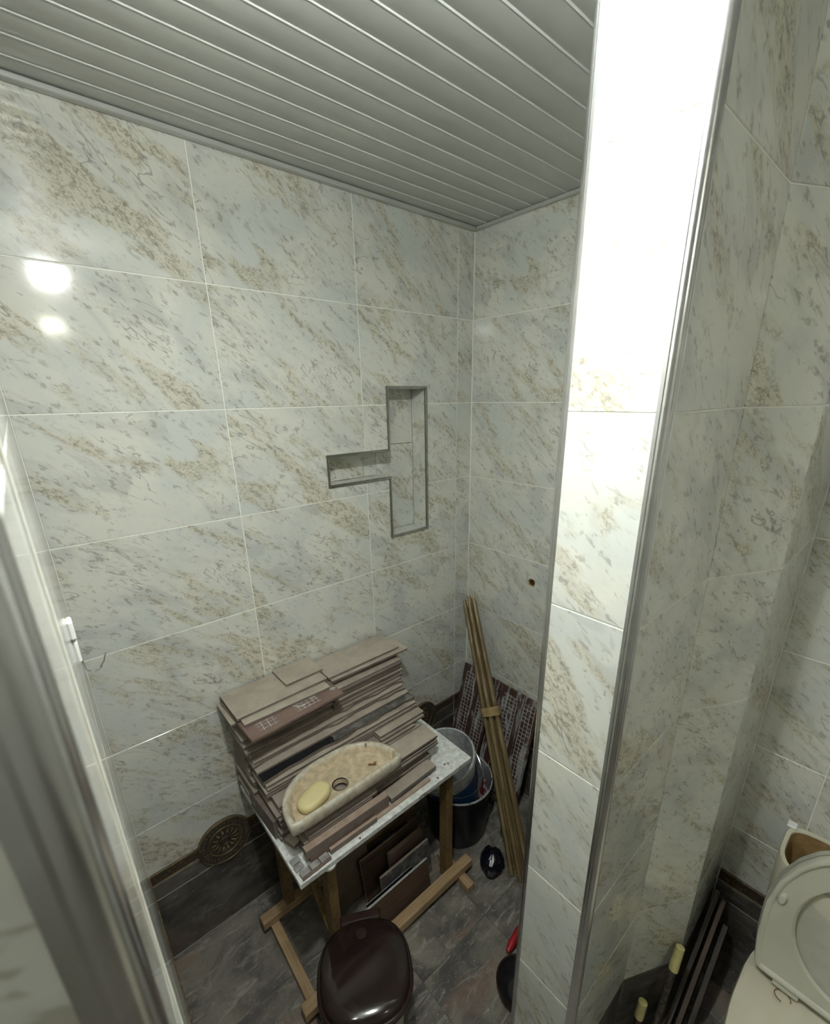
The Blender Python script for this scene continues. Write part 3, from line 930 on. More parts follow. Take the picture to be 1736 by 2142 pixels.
strip(-0.800, -0.604, -0.432, -0.389, 0.6005, 0.0140, ('strip', 'strip_edge'), 'short beige strip lying along the bare tabletop corner', rot=0.03)
strip(-0.868, -0.644, -0.446, -0.434, 0.5815, 0.0090, ('strip_pink', 'strip_pink'), 'narrow mosaic edged strip at the front of the tabletop')
strip(-1.098, -0.800, -0.419, -0.398, 0.6930, 0.0090, ('strip_pink', 'strip_pink'), 'pinkish cut strip right under the soap dish front', rot=-0.02)
strip(-1.090, -0.812, -0.438, -0.416, 0.6300, 0.0300, ('strip_pink', 'strip_edge'), 'thick pinkish cut strip in front of the soap dish', rot=-0.01)
strip(-1.080, -0.81, -0.436, -0.416, 0.5995, 0.0270, ('strip_back', 'strip_back'), 'dark brown strip set on edge under the soap dish front')
strip(-1.025, -0.866, -0.449, -0.439, 0.5920, 0.0190, ('strip_pink', 'strip_edge'), 'pale narrow strip near the mosaic pieces at the table edge', rot=-0.012)
# pieces leaning out on the free end of the table
strip(-1.1265, -1.108, -0.30, -0.14, 0.640, 0.066, ('strip_edge', 'strip_edge'), 'tile offcut standing on edge at the end of the table', rot=0.05, name='tile_offcut')
strip(-1.105, -1.080, -0.372, -0.330, 0.600, 0.012, ('strip', 'strip_edge'), 'tiny beige tile offcut by the table end', name='tile_offcut', rot=0.3)

# small glass mosaic pieces at the table's front corner
mp = box_mesh('mosaic_piece', 0.026, 0.019, 0.008, M['mosaic'], 0.0018)
for q, (x, y_, zz, r_) in enumerate(((-1.110, -0.398, 0.004, 0.08), (-1.110, -0.421, 0.004, 0.10), (-1.047, -0.449, 0.013, 0.03), (-1.076, -0.450, 0.013, 0.03), (-1.076, -0.4265, 0.004, 0.05), (-1.105, -0.451, 0.013, 0.03))):
    link('mosaic_piece', mp, None, (x, y_, TZ + zz), (0, 0, r_), 'small clear grey glass mosaic square at the table corner', 'mosaic tile', 'glass mosaic squares at the table corner')
strip(-1.118, -1.030, -0.461, -0.4385, 0.5810, 0.0090, ('strip_back', 'strip_back'), 'small brown tile strip under the glass mosaic squares', rot=0.03)

# crumbs of tile on the bare laminate
for q, (x, y_) in enumerate(((-0.560, -0.425), (-0.548, -0.430), (-0.618, -0.452), (-0.935, -0.459))):
    m_ = MB()
    rr = random.Random(q)
    ring = [(0.005 * (0.6 + 0.6 * rr.random()) * math.cos(a), 0.004 * (0.6 + 0.6 * rr.random()) * math.sin(a)) for a in [i * math.pi / 3 for i in range(6)]]
    m_.rings([[(a, b, 0) for a, b in ring], [(a * 0.7, b * 0.7, 0.003) for a, b in ring]], cap0=True, cap1=True)
    link('tile_crumb', m_.mesh('tile_crumb', M['strip_back']), None, (x, y_, TZ), (0, 0, q), 'brown crumb of broken tile on the white tabletop', 'crumb', 'tile crumbs on the tabletop')

# ------------------------------------------------------------------ ceramic soap dish and soap
DISH_Z = 0.6935
def dish_outline(inset, n=72):
    """straight front, bowed back; local x along the front, y to the back"""
    a, b = 0.186, 0.152
    pts = []
    for i in range(n):
        th_ = 2 * math.pi * i / n
        c, s_ = math.cos(th_), math.sin(th_)
        if s_ >= 0:
            x, y_ = a * (abs(c) ** 0.80) * (1 if c >= 0 else -1), b * (s_ ** 0.9)
        else:
            x, y_ = a * (abs(c) ** 0.30) * (1 if c >= 0 else -1), -0.020 * (abs(s_) ** 0.45)
        pts.append(Vector((x, y_)))
    if not inset:
        return pts
    cx_ = Vector((0, 0.055))
    out = []
    for i, p in enumerate(pts):
        tng = (pts[(i + 1) % n] - pts[i - 1]).normalized()
        nrm = Vector((-tng.y, tng.x))
        q = p + nrm * inset
        out.append(q)
    return out
t = thing('soap_dish', 'stained cream ceramic shelf dish with a drain hole and bowed back', 'soap dish', (-0.934, -0.418, DISH_Z), (0, 0, 0.005))
H0 = 0.046
def zring(inset, z_):
    return [(p.x, p.y, z_) for p in dish_outline(inset)]
m_ = MB()
hole_c = Vector((-0.005, 0.042))
n_ = 72
hole_r = 0.0205
hole = [(hole_c.x + hole_r * math.cos(2 * math.pi * i / n_), hole_c.y + hole_r * math.sin(2 * math.pi * i / n_)) for i in range(n_)]
m_.rings([zring(0.014, 0.0), zring(0.004, 0.008), zring(0.0, 0.030), zring(0.0005, H0 - 0.005), zring(0.003, H0 - 0.001), zring(0.006, H0)], 1)
m_.rings([zring(0.006, H0), zring(0.011, H0), zring(0.014, H0 - 0.002), zring(0.018, H0 - 0.008)], 1)
m_.rings([zring(0.018, H0 - 0.008), zring(0.021, H0 - 0.016), zring(0.026, 0.022), [(0.55 * p.x * 0.9 + 0.45 * h[0], 0.5 * p.y + 0.5 * h[1], 0.0195) for p, h in zip(dish_outline(0.026), hole)], [(x, y_, 0.018) for x, y_ in hole], [(x, y_, 0.004) for x, y_ in hole]], 0)
m_.rings([[(x, y_, 0.004) for x, y_ in hole], zring(0.014, 0.0)], 0)
body = link('body', m_.mesh('body', [M['ceramic'], M['ceramic_rim']], True, angle=50), t)
rg = MB()
rg.lathe([(hole_r + 0.001, 0.0), (hole_r + 0.0045, 0.0004), (hole_r + 0.004, 0.0022), (hole_r + 0.0005, 0.0022)], 32)
link('drain_ring', rg.mesh('drain_ring', M['steel'], True), body, (hole_c.x, hole_c.y, 0.0182), label='dull grey ring round the drain hole')
cut = MB()
for x, y_ in ((0.165, 0.003), (0.128, 0.102)):
    cut.rings([[(x + 0.0042 * math.cos(2 * math.pi * i / 16), y_ + 0.0042 * math.sin(2 * math.pi * i / 16), z_) for i in range(16)] for z_ in (H0 - 0.030, H0 + 0.02)], cap0=True, cap1=True)
cutter = link('cutter', cut.mesh('cutter', M['ceramic']), t)
bo = body.modifiers.new('holes', 'BOOLEAN')
bo.operation = 'DIFFERENCE'
bo.solver = 'EXACT'
bo.object = cutter
bpy.context.view_layer.update()
cut_me = bpy.data.meshes.new_from_object(body.evaluated_get(bpy.context.evaluated_depsgraph_get()))
body.modifiers.clear()
if len(cut_me.polygons) > 200:
    body.data = cut_me
bpy.data.objects.remove(cutter)
m2 = MB()
mk = [(0.112, 0.046), (0.120, 0.040), (0.128, 0.032), (0.134, 0.030), (0.136, 0.036), (0.142, 0.040), (0.134, 0.043), (0.126, 0.042), (0.121, 0.049)]
m2.rings([[(x, y_, 0.0) for x, y_ in mk], [(x, y_, 0.0005) for x, y_ in mk]], cap0=True, cap1=True)
link('rust_mark', m2.mesh('rust_mark', M['rust']), body, (-0.018, -0.002, 0.0231))
sp = MB()
def soap_ring(sx, z_):
    r_ = []
    for i in range(40):
        a = 2 * math.pi * i / 40
        c, s_ = math.cos(a), math.sin(a)
        r_.append((0.053 * sx * abs(c) ** 0.72 * (1 if c > 0 else -1), 0.0315 * sx * abs(s_) ** 0.8 * (1 if s_ > 0 else -1), z_))
    return r_
sp.rings([soap_ring(0.80, 0.0), soap_ring(0.95, 0.004), soap_ring(1.0, 0.014), soap_ring(0.97, 0.022), soap_ring(0.88, 0.0275), soap_ring(0.72, 0.0295), soap_ring(0.35, 0.0300)], cap0=True, cap1=True)
link('soap_bar', sp.mesh('soap_bar', M['soap'], True, angle=80), None, (-1.024, -0.379, DISH_Z + 0.0220), (0, 0, 0.30), 'rounded yellow bar of soap lying in the ceramic dish', 'soap')

# ------------------------------------------------------------------ boards and tile pieces propped under the table
def prop(x0, x1, yb, ytop, h, th, mat, label, name, zb=0.0, mats=None, rot=0.0):
    """a panel standing on its long edge, leaning back from yb (bottom) to ytop"""
    a = math.atan2(ytop - yb, h)
    w = x1 - x0
    m_ = MB()
    m_.box(-w / 2, w / 2, 0, th, 0, h / math.cos(a))
    ml = [M[k_] for k_ in (mats or (mat,))]
    if mats:
        m_.m = [1, 1, 0, 1, 0, 1]
    me = m_.mesh(name, ml, False, 0.001)
    return link(name, me, None, ((x0 + x1) / 2, yb, zb), (-a, 0, rot), label, 'board' if 'board' in name or 'panel' in name else 'tile strip')
prop(-0.905, -0.622, -0.418, -0.398, 0.145, 0.010, None, 'chipped dark brown board in front of the strips under the table', 'brown_board', mats=('brownboard', 'net'))
prop(-0.885, -0.680, -0.396, -0.376, 0.136, 0.004, None, 'thin pale edged panel under the table behind the brown board', 'thin_panel', mats=('slab', 'net'))
prop(-0.800, -0.570, -0.368, -0.345, 0.150, 0.011, None, 'tile strip on edge under the table behind the thin panel', 'tile_strip', mats=('slab_grey', 'strip_pink'))
prop(-0.735, -0.572, -0.338, -0.312, 0.172, 0.020, None, 'thick pinkish edged tile strip on edge under the table', 'tile_strip', mats=('strip_back', 'strip_pink'))
prop(-0.835, -0.565, -0.303, -0.268, 0.185, 0.010, None, 'dark ribbed tile panel leaning under the table at the back', 'ribbed_panel', mats=('brownboard', 'strip_pink'))
prop(-0.945, -0.775, -0.262, -0.190, 0.290, 0.008, None, 'pale beige panel leaning under the table behind all strips', 'beige_panel', mats=('beige_board', 'strip_pink'))

# ------------------------------------------------------------------ buckets
def spin(mb_, prof, n=40, mi=0):
    mb_.lathe(prof, n, mi)
t = thing('black_bucket', 'black plastic bucket splashed with white, holding a tilted white pail', 'bucket', (-0.345, -0.285, 0))
m_ = MB()
spin(m_, [(0.0, 0.0), (0.118, 0.0), (0.124, 0.006), (0.140, 0.235), (0.146, 0.238), (0.147, 0.262), (0.145, 0.266)])
link('shell', m_.mesh('shell', M['black_plastic'], True), t)
m_ = MB()
spin(m_, [(0.141, 0.264), (0.138, 0.24), (0.120, 0.012), (0.0, 0.010)])
link('inner_wall', m_.mesh('inner_wall', M['bucket_in'], True), t, label='grey crusted inside')
m_ = MB()
spin(m_, [(0.1405, 0.262), (0.1415, 0.2695), (0.1450, 0.2700), (0.1465, 0.264)])
link('rim', m_.mesh('rim', M['rim_crust'], True), t, label='white crusted rim')

ax_t = Vector((-0.31, 0.04, 1.0)).normalized()
t = thing('white_pail', 'white plastic pail with a blue label leaning inside the black bucket', 'bucket', (-0.311, -0.287, 0.040))
t.rotation_mode = 'QUATERNION'
t.rotation_quaternion = Vector((0, 0, 1)).rotation_difference(ax_t)
m_ = MB()
spin(m_, [(0.0, 0.0), (0.070, 0.0), (0.074, 0.006), (0.126, 0.362), (0.134, 0.365), (0.137, 0.392), (0.134, 0.397), (0.129, 0.395), (0.123, 0.367), (0.071, 0.010), (0.0, 0.008)])
link('shell', m_.mesh('shell', M['white_plastic'], True), t)
m_ = MB()
n_ = 30
def arc(r_, z_, a0, a1):
    return [(r_ * math.cos(a0 + (a1 - a0) * i / n_), r_ * math.sin(a0 + (a1 - a0) * i / n_), z_) for i in range(n_ + 1)]
m_.rings([arc(0.0850, 0.075, -3.0, 0.6), arc(0.1190, 0.308, -3.0, 0.6)], closed=False)
link('label_wrap', m_.mesh('label_wrap', M['blue'], True), t, label='blue printed label')
m_ = MB()
hp = [(0.139 * math.cos(a), 0.139 * math.sin(a), 0.375 - 0.11 * math.sin((a + 2.6) / 2.9 * math.pi)) for a in [-2.6 + 2.9 * i / 20 for i in range(21)]]
m_.tube(hp, 0.0018, 6)
link('bail_handle', m_.mesh('bail_handle', M['steel'], True), t)
m_ = MB()
rr = random.Random(2)
rs = []
for j in range(6):
    f_ = j / 5
    rs.append([((0.007 + 0.016 * math.sin(math.pi * min(1, f_ + 0.12))) * (0.7 + 0.6 * rr.random()) * math.cos(2 * math.pi * i / 14), (0.006 + 0.014 * math.sin(math.pi * min(1, f_ + 0.12))) * (0.7 + 0.6 * rr.random()) * math.sin(2 * math.pi * i / 14), f_ * 0.135) for i in range(14)])
m_.rings(rs, cap0=True, cap1=True)
link('crumpled_wrapper', m_.mesh('crumpled_wrapper', M['redbag'], False), None, (-0.262, -0.360, 0.105), (0.0, 0.0, 0.4), 'crumpled red and white wrapper stuffed into the black bucket', 'wrapper')

# ------------------------------------------------------------------ mesh backed plates leaning on the right wall
def plate(y0, y1, label):
    w = y1 - y0
    a = math.atan2(0.143, 0.545)
    hgt = 0.5635
    t_ = thing('backed_tile_plate', label, 'tile', (-0.157, (y0 + y1) / 2, 0.0), (0, a, 0))
    m_ = MB()
    m_.box(0.0, 0.009, -w / 2, w / 2, 0.0, hgt)
    link('plate', m_.mesh('plate', M['plate'], False, 0.001), t_)
    m_ = MB()
    rr_ = random.Random(int(-y0 * 1000))
    p = 0.0185
    yy_ = -w / 2 + 0.012
    cols_ = []
    while yy_ < w / 2 - 0.008:
        cols_.append(yy_)
        yy_ += p
    for ci, yy_ in enumerate(cols_):
        if ci % 6 == 4:
            continue
        a0, a1 = 0.02 + 0.03 * rr_.random(), hgt - 0.02 - 0.04 * rr_.random()
        m_.box(-0.0012, 0.0004, yy_ - 0.0011, yy_ + 0.0011, a0, a1)
    zz = 0.03
    while zz < hgt - 0.03:
        segs, prev = [], None
        for ci in range(len(cols_) - 1):
            if ci % 6 in (3, 4) or rr_.random() < 0.12:
                continue
            m_.box(-0.0012, 0.0004, cols_[ci], cols_[ci + 1], zz - 0.0010, zz + 0.0010)
        zz += p
    nt_ = link('mesh_netting', m_.mesh('mesh_netting', M['net']), t_, label='white netting glued on the back', kind='stuff')
    return t_
plate(-0.192, -0.006, 'brown backed tile plate with white mesh leaning in the wall corner behind the pail')
plate(-0.440, -0.200, 'brown backed tile plate with white mesh leaning on the wall beside the partition')

# ------------------------------------------------------------------ bamboo canes
G_CANE = 'bamboo canes leaning in the corner'
b0, b1 = Vector((-0.318, -0.612, 0.0)), Vector((-0.036, -0.040, 0.925))
dv = (b1 - b0).normalized()
sx = dv.cross(Vector((0, 0, 1))).normalized()
sy = dv.cross(sx)
offs = [(0.0, 0.0, 0.0), (0.0225, 0.002, -0.03), (-0.0225, 0.003, -0.02), (0.0115, 0.0205, -0.01), (-0.0115, 0.0205, -0.05), (0.0115, -0.0205, -0.015), (-0.0115, -0.0205, -0.04)]
for q, (ox, oy, dl) in enumerate(offs):
    spread = 1.15 + 0.35 * (q % 3) * 0.3
    p0 = b0 + (sx * ox + sy * oy) * spread * 1.25
    p0.z = 0.002
    p1 = b1 + sx * ox * 1.02 + sy * oy * 1.02 + dv * dl
    ln = (p1 - p0).length
    m_ = MB()
    prof = []
    zz = 0.0
    nodes = [ln * f_ + 0.02 * ((q * 7) % 5 - 2) for f_ in (0.12, 0.30, 0.47, 0.63, 0.79, 0.93)]
    pr = [0.0]
    for nd in nodes:
        pr += [nd - 0.004, nd, nd + 0.004]
    pr.append(ln)
    rad = [(0.0096 if i == 0 or i == len(pr) - 1 or (i - 1) % 3 != 1 else 0.0108) * (1.0 - 0.12 * z_ / ln) for i, z_ in enumerate(pr)]
    m_.rings([[(r_ * math.cos(2 * math.pi * j / 8), r_ * math.sin(2 * math.pi * j / 8), z_) for j in range(8)] for r_, z_ in zip(rad, pr)], cap0=True, cap1=True)
    o = link('bamboo_cane', m_.mesh('bamboo_cane', M['bamboo'], True, angle=50), None, p0, label='dry bamboo cane bundled upright in the shower corner', cat='cane', group=G_CANE)
    o.rotation_mode = 'QUATERNION'
    o.rotation_quaternion = Vector((0, 0, 1)).rotation_difference((p1 - p0).normalized())
m_ = MB()
rs = []
for z_ in (0.0, 0.006, 0.018, 0.030, 0.036):
    rs.append([(0.0440 * (1 + 0.04 * math.sin(5 * a)) * math.cos(a), 0.0425 * (1 + 0.04 * math.cos(4 * a)) * math.sin(a), z_) for a in [2 * math.pi * i / 24 for i in range(24)]])
m_.rings(rs)
o = link('tape_band', m_.mesh('tape_band', M['tape'], True), None, b0 + dv * 0.60, label='shiny tape band wrapped round the bamboo canes', cat='tape')
o.rotation_mode = 'QUATERNION'
o.rotation_quaternion = Vector((0, 0, 1)).rotation_difference(dv)

# ------------------------------------------------------------------ small things on the floor by the partition
m_ = MB()
rr = random.Random(5)
rs = []
for j in range(9):
    f_ = j / 8
    base_r = 0.056 * math.sin(math.pi * (0.12 + 0.86 * f_)) ** 0.7 if f_ < 1 else 0.01
    rs.append([(base_r * (0.85 + 0.3 * rr.random()) * math.cos(2 * math.pi * i / 18), 0.8 * base_r * (0.85 + 0.3 * rr.random()) * math.sin(2 * math.pi * i / 18), f_ * 0.085) for i in range(18)])
m_.rings(rs, cap0=True, cap1=True)
link('plastic_bag', m_.mesh('plastic_bag', M['navy'], False), None, (-0.385, -0.516, 0.0), (0, 0, 0.7), 'crumpled dark navy plastic bag on the floor at the foot of the canes', 'bag')
t = thing('green_bottle', 'small green glass bottle standing behind the navy bag', 'bottle', (-0.232, -0.462, 0.0))
m_ = MB()
m_.lathe([(0.0, 0.0), (0.021, 0.0), (0.022, 0.004), (0.022, 0.085), (0.010, 0.105), (0.009, 0.122), (0.0, 0.122)], 20)
link('body', m_.mesh('body', M['green'], True), t)
m_ = MB()
m_.lathe([(0.0105, 0.112), (0.0105, 0.128), (0.0, 0.128)], 16)
link('cap', m_.mesh('cap', M['steel'], True), t)

t = thing('red_hand_brush', 'red handled hand brush lying on the floor behind the partition edge', 'brush', (-0.50, -0.735, 0.0))
m_ = MB()
m_.tube([(-0.075, -0.012, 0.020), (-0.05, -0.008, 0.024), (0.0, 0.0, 0.025), (0.05, 0.008, 0.026)], [0.007, 0.013, 0.012, 0.009], 12)
link('handle', m_.mesh('handle', M['red'], True), t)
m_ = MB()
m_.box(0.045, 0.15, -0.012, 0.032, 0.018, 0.032)
link('brush_back', m_.mesh('brush_back', M['red'], False, 0.004), t)
m_ = MB()
for i in range(10):
    for j in range(4):
        m_.box(0.05 + i * 0.0098, 0.056 + i * 0.0098, -0.009 + j * 0.0105, -0.003 + j * 0.0105, 0.0, 0.019)
o = link('bristles', m_.mesh('bristles', M['black_plastic'], weld=False), t, kind='stuff')

t = thing('rubber_bowl', 'black rubber plaster bowl on the floor at the partition end', 'bowl', (-0.625, -0.835, 0.0))
m_ = MB()
m_.lathe([(0.0, 0.0), (0.040, 0.0), (0.060, 0.020), (0.072, 0.048), (0.074, 0.052), (0.070, 0.053), (0.056, 0.022), (0.036, 0.006), (0.0, 0.005)], 36)
link('shell', m_.mesh('shell', simple('grey_black_rubber', (0.018, 0.018, 0.018), 0.6, var=0.3), True), t)
m_ = MB()
m_.lathe([(0.0715, 0.050), (0.0755, 0.0535), (0.0735, 0.0565), (0.0695, 0.0545)], 36)
link('rolled_rim', m_.mesh('rolled_rim', M['bin_rim'], True), t)

# ------------------------------------------------------------------ waste bin with a glossy lid
BZ = 0.335
t = thing('waste_bin', 'cream waste bin with a glossy dark brown hinged lid', 'bin', (-1.040, -0.612, 0), (0, 0, -0.50))
def bin_ring(a, b, z_, n=56, p_=0.80):
    r_ = []
    for i in range(n):
        th_ = 2 * math.pi * i / n
        c, s_ = math.cos(th_), math.sin(th_)
        r_.append((a * abs(c) ** p_ * (1 if c > 0 else -1), b * abs(s_) ** p_ * (1 if s_ > 0 else -1), z_))
    return r_
m_ = MB()
m_.rings([bin_ring(0.086, 0.092, 0.0), bin_ring(0.090, 0.096, 0.006), bin_ring(0.108, 0.116, BZ - 0.035)], cap0=True)
link('body', m_.mesh('body', M['bin_body'], True, angle=60), t)
m_ = MB()
m_.rings([bin_ring(0.108, 0.116, BZ - 0.042), bin_ring(0.127, 0.127, BZ - 0.040), bin_ring(0.1295, 0.1295, BZ - 0.030), bin_ring(0.127, 0.127, BZ - 0.020), bin_ring(0.122, 0.122, BZ - 0.018)])
link('rim', m_.mesh('rim', M['bin_rim'], True, angle=60), t)
m_ = MB()
m_.rings([bin_ring(0.122, 0.122, BZ - 0.022), bin_ring(0.1225, 0.1225, BZ - 0.010), bin_ring(0.118, 0.118, BZ - 0.002), bin_ring(0.109, 0.109, BZ + 0.004), bin_ring(0.083, 0.083, BZ + 0.0085), bin_ring(0.041, 0.041, BZ + 0.0105), bin_ring(0.008, 0.008, BZ + 0.011)], cap1=True)
lid = link('lid', m_.mesh('lid', M['bin_lid'], True, angle=70), t)
m_ = MB()
m_.lathe([(0.0, 0.0010), (0.0145, 0.0010), (0.0160, 0.0004), (0.0165, -0.001)], 28)  # slightly paler raised disc, modelled in place of a round reflection on the lid
link('reflection_disc', m_.mesh('reflection_disc', M['bin_rim'], True), lid, (-0.002, 0.076, BZ + 0.0092), (-0.13, 0, 0), label='round disc standing in for a reflection on the lid')
m_ = MB()
m_.box(-0.060, 0.060, 0.116, 0.146, BZ - 0.040, BZ - 0.004)
link('hinge_block', m_.mesh('hinge_block', M['bin_rim'], False, 0.006), t)

# ------------------------------------------------------------------ toilet
t = thing('toilet', 'yellowed white toilet with raised seat and an open tank', 'toilet', (0, 0, 0))
TYC = -1.470
def egg(sc_x, hw, xb, xf, z_, n=48):
    """plan outline of the bowl: xb back, xf front (towards -x)"""
    r_ = []
    xm = xb + (xf - xb) * 0.42
    for i in range(n):
        a = 2 * math.pi * i / n
        c, s_ = math.cos(a), math.sin(a)
        x = xm + (xb - xm) * abs(c) ** 0.55 if c >= 0 else xm + (xf - xm) * abs(c) ** 1.0
        hwc = hw * (abs(s_) ** (0.75 if c >= 0 else 1.0))
        r_.append((x, TYC + hwc * (1 if s_ >= 0 else -1), z_))
    return r_
m_ = MB()
m_.rings([egg(1, 0.115, -0.20, -0.62, 0.0), egg(1, 0.112, -0.20, -0.60, 0.05), egg(1, 0.120, -0.19, -0.60, 0.16), egg(1, 0.155, -0.17, -0.66, 0.28), egg(1, 0.178, -0.16, -0.735, 0.37), egg(1, 0.184, -0.16, -0.750, 0.392), egg(1, 0.181, -0.16, -0.747, 0.402), egg(1, 0.172, -0.17, -0.738, 0.404)], cap0=True)
def oval(hw, xa, xb_, z_, n=48):
    return [((xa + xb_) / 2 + (xa - xb_) / 2 * math.cos(2 * math.pi * i / n), TYC + hw * math.sin(2 * math.pi * i / n), z_) for i in range(n)]
m_.rings([egg(1, 0.172, -0.17, -0.738, 0.404), oval(0.125, -0.405, -0.69, 0.404), oval(0.118, -0.412, -0.682, 0.397), oval(0.105, -0.42, -0.66, 0.30), oval(0.06, -0.46, -0.60, 0.20), oval(0.02, -0.50, -0.54, 0.18)], cap1=True)
link('bowl', m_.mesh('bowl', M['toilet'], True, angle=50), t)

def tank_ring(inset, z_, n=56, k_=0.0):
    x0_, x1_, y0_, y1_ = -0.282 + k_, -0.092, TYC - 0.192, TYC + 0.192
    cx_, cy_ = (x0_ + x1_) / 2, (y0_ + y1_) / 2
    r_ = []
    for i in range(n):
        a = 2 * math.pi * i / n
        c, s_ = math.cos(a), math.sin(a)
        ex = 0.35 if c > 0 else 0.75
        r_.append((cx_ + (abs(x1_ - x0_) / 2 - inset) * abs(c) ** ex * (1 if c > 0 else -1), cy_ + ((y1_ - y0_) / 2 - inset) * abs(s_) ** 0.42 * (1 if s_ > 0 else -1), z_))
    return r_
m_ = MB()
m_.rings([tank_ring(0.02, 0.400, k_=0.02), tank_ring(0.006, 0.43, k_=0.012), tank_ring(0.0, 0.695), tank_ring(0.002, 0.700), tank_ring(0.010, 0.700), tank_ring(0.012, 0.696)], 0, cap0=True)
m_.rings([tank_ring(0.012, 0.696), tank_ring(0.020, 0.45), tank_ring(0.06, 0.44)], 1, cap1=True)
link('tank', m_.mesh('tank', [M['toilet'], M['tank_in']], True, angle=50), t, label='open tank, brown stained inside')
m_ = MB()
m_.box(-0.012, 0.012, -0.010, 0.010, 0.0, 0.006)
link('tank_clip', m_.mesh('tank_clip', M['white_hook'], False, 0.0015), t, (-0.112, TYC + 0.184, 0.700))

def seat_outline(k_=1.0, n=64):
    ctrl = [(0.0, 0.150), (0.006, 0.164), (0.03, 0.170), (0.09, 0.178), (0.19, 0.182), (0.27, 0.170), (0.33, 0.148), (0.375, 0.120), (0.405, 0.085), (0.425, 0.045), (0.432, 0.0)]
    side = []
    m2_ = n // 2
    for i in range(m2_ + 1):
        f_ = i / m2_ * (len(ctrl) - 1)
        j = min(int(f_), len(ctrl) - 2)
        u_ = f_ - j
        side.append((ctrl[j][0] + (ctrl[j + 1][0] - ctrl[j][0]) * u_, ctrl[j][1] + (ctrl[j + 1][1] - ctrl[j][1]) * u_))
    left = [(h_ * k_, v_ * k_) for v_, h_ in side]
    right = [(-h_ * k_, v_ * k_) for v_, h_ in reversed(side[:-1])]
    bottom = [((-0.150 + 0.300 * i / 12) * k_, 0.0) for i in range(1, 12)]
    return left + right + bottom
so = seat_outline()
ns = len(so)
so = [Vector((u_, v_, 0)) for u_, v_ in so]
def seat_hole(ku, kv, cv):
    out = []
    for p in so:
        a = math.atan2(p.y - cv, p.x)
        out.append((ku * math.cos(a), cv + kv * math.sin(a)))
    return out
def off(pts, dlt):
    res_ = []
    n = len(pts)
    for i in range(n):
        tg = (pts[(i + 1) % n] - pts[i - 1]).normalized()
        res_.append(pts[i] + Vector((-tg.y, tg.x, 0)) * dlt)
    return res_
def lay(pts, w_):
    return [(p[0], p[1], w_) for p in pts]
def stand(name, me, parent, x, z_, tilt, lab=None):
    """seat-plane mesh (u across, v up, w out of the underside) stood up against the tank"""
    o_ = link(name, me, parent, (x, TYC, z_), label=lab)
    ua, va = Vector((0, 1, 0)), Vector((math.sin(tilt), 0, math.cos(tilt)))
    wa = ua.cross(va)
    if wa.x > 0:
        ua = -ua
        wa = ua.cross(va)
    o_.rotation_mode = 'QUATERNION'
    o_.rotation_quaternion = Matrix((ua, va, wa)).transposed().to_quaternion()
    return o_
ho, hi_ = seat_hole(0.128, 0.160, 0.195), seat_hole(0.123, 0.155, 0.195)
ci = off(so, 0.010)
ci2 = off(so, 0.014)
m_ = MB()
m_.rings([lay(ho, -0.010), lay(so, -0.010), lay(off(so, -0.001), 0.004), lay(off(so, 0.0015), 0.011), lay(off(so, 0.006), 0.0125), lay(ci, 0.011), lay(ci2, 0.005), lay(ho, 0.003), lay(hi_, -0.004), lay(ho, -0.010)])
seat = stand('seat', m_.mesh('seat', M['seat'], True, angle=45), t, -0.322, 0.428, 0.10, 'raised toilet seat ring')
m_ = MB()
lo_ = off(so, -0.003)
m_.rings([lay(lo_, 0.008), lay(lo_, -0.004), lay(off(so, 0.004), -0.008), [(p.x * 0.5, 0.2 + (p.y - 0.2) * 0.5, -0.012) for p in so]], cap1=True)
m_.rings([lay(lo_, 0.008), lay(off(so, 0.004), 0.006), lay(off(so, 0.012), -0.001), [(p.x * 0.5, 0.2 + (p.y - 0.2) * 0.5, -0.004) for p in so]], cap1=True)
stand('lid', m_.mesh('lid', M['seat_lid'], True, angle=45), t, -0.3035, 0.428, 0.10, 'raised lid behind the seat')
bp = MB()
bp.rings([[(a_ * math.cos(2 * math.pi * i / 20), b_ * math.sin(2 * math.pi * i / 20), w_) for i in range(20)] for a_, b_, w_ in ((0.0155, 0.0085, 0.0), (0.0150, 0.0080, 0.006), (0.0115, 0.0055, 0.009), (0.004, 0.002, 0.0095))], cap1=True)
bump_mesh = bp.mesh('bumper', M['seat'], True)
for u_, v_, r_ in ((0.156, 0.225, 1.45), (-0.156, 0.225, -1.45), (0.088, 0.378, 0.45), (-0.088, 0.378, -0.45)):
    link('bumper', bump_mesh, seat, (u_, v_, 0.0045), (0, 0, -r_))
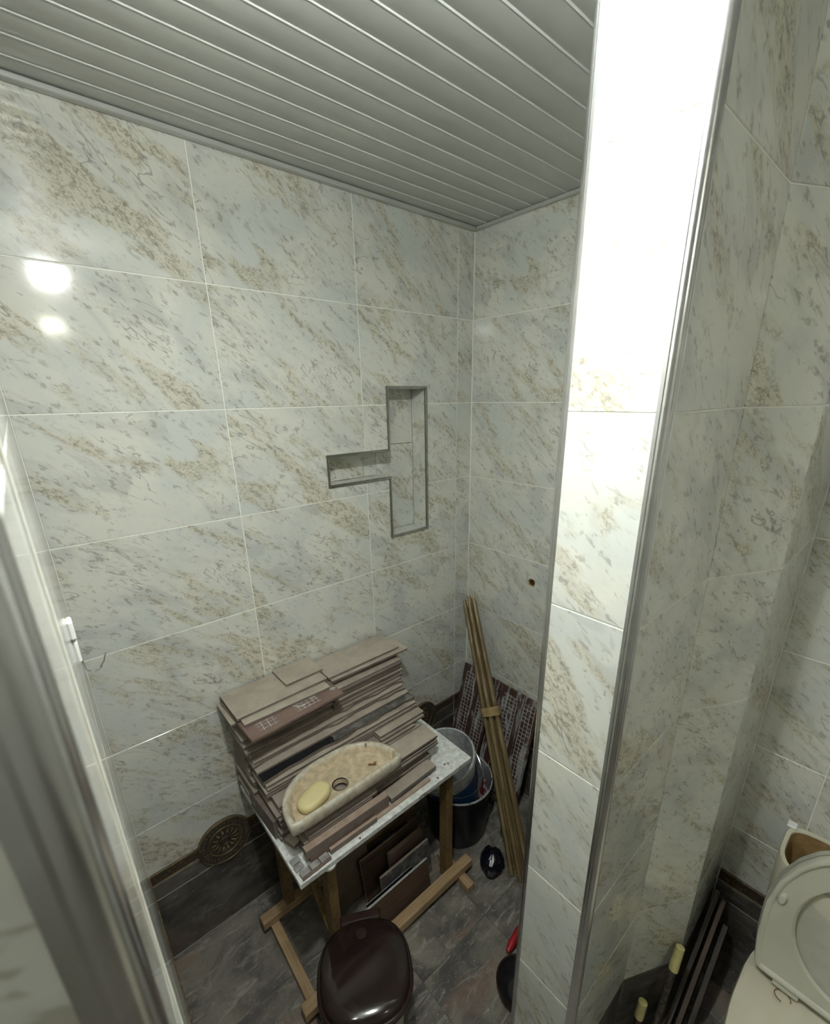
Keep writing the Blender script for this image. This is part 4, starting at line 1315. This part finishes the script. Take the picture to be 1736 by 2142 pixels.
for sgn in (1, -1):
    m_ = MB()
    m_.tube([(-0.322, TYC + sgn * 0.075, 0.418), (-0.322, TYC + sgn * 0.125, 0.418)], 0.011, 12)
    hg = link('hinge', m_.mesh('hinge', M['seat'], True), t)
    m_ = MB()
    m_.tube([(-0.340 - 0.014 * math.cos(a), TYC + sgn * 0.100 + 0.016 * math.sin(a), 0.4085) for a in [i * math.pi * 2 / 14 for i in range(12)]], 0.0011, 6)
    link('hinge_wire', m_.mesh('hinge_wire', M['rust'], True), hg)

# ------------------------------------------------------------------ boards and sticks in the corner beside the toilet
G_B = 'grimy boards beside the toilet'
def plank(a, b, w, th, mat, label, name='old_board'):
    o_ = batten(name, a, b, th, w, mat, None)
    o_['label'] = label
    o_['category'] = 'board'
    return o_
plank((-0.46, -1.186, 0.055), (-0.112, -1.180, 0.330), 0.085, 0.012, M['darkboard'], 'dark grimy board against the wall in the corner by the toilet')
plank((-0.46, -1.206, 0.050), (-0.118, -1.199, 0.312), 0.080, 0.012, M['brownboard'], 'reddish brown board leaning beside the dark grimy one')
plank((-0.40, -1.228, 0.046), (-0.150, -1.222, 0.270), 0.075, 0.013, M['darkboard'], 'front most short grimy board leaning beside the toilet')
def stick(name, a, b, r_, label, grip):
    a, b = Vector(a), Vector(b)
    t_ = thing(name, label, 'stick', a)
    m2_ = MB()
    m2_.tube([(0, 0, 0), tuple((b - a) * 0.5), tuple((b - a) * (1 - grip * 0.5))], r_, 12)
    link('shaft', m2_.mesh('shaft', M['darkboard'], True), t_)
    m2_ = MB()
    m2_.tube([tuple((b - a) * (1 - grip)), tuple((b - a) * (1 - grip * 0.5)), tuple((b - a) * 0.995), tuple(b - a)], [r_ * 1.35, r_ * 1.35, r_ * 1.3, r_ * 1.0], 14)
    link('grip', m2_.mesh('grip', M['cream_grip'], True), t_, label='cream grip end')
stick('mop_stick', (-0.560, -1.172, 0.0), (-0.405, -1.166, 0.400), 0.0085, 'dark stick with a cream grip end leaning by the toilet boards', 0.16)
stick('broom_stick', (-0.560, -1.135, 0.0), (-0.512, -1.135, 0.262), 0.0085, 'short dark stick with a cream end low against the boxed wall', 0.20)
m_ = MB()
m_.box(XK - 0.060, XK - 0.002, -1.30, P2[1] - 0.003, 0.0, 0.030)
link('skirting_strip', m_.mesh('skirting_strip', M['dark'], False, 0.002), wall_toilet)
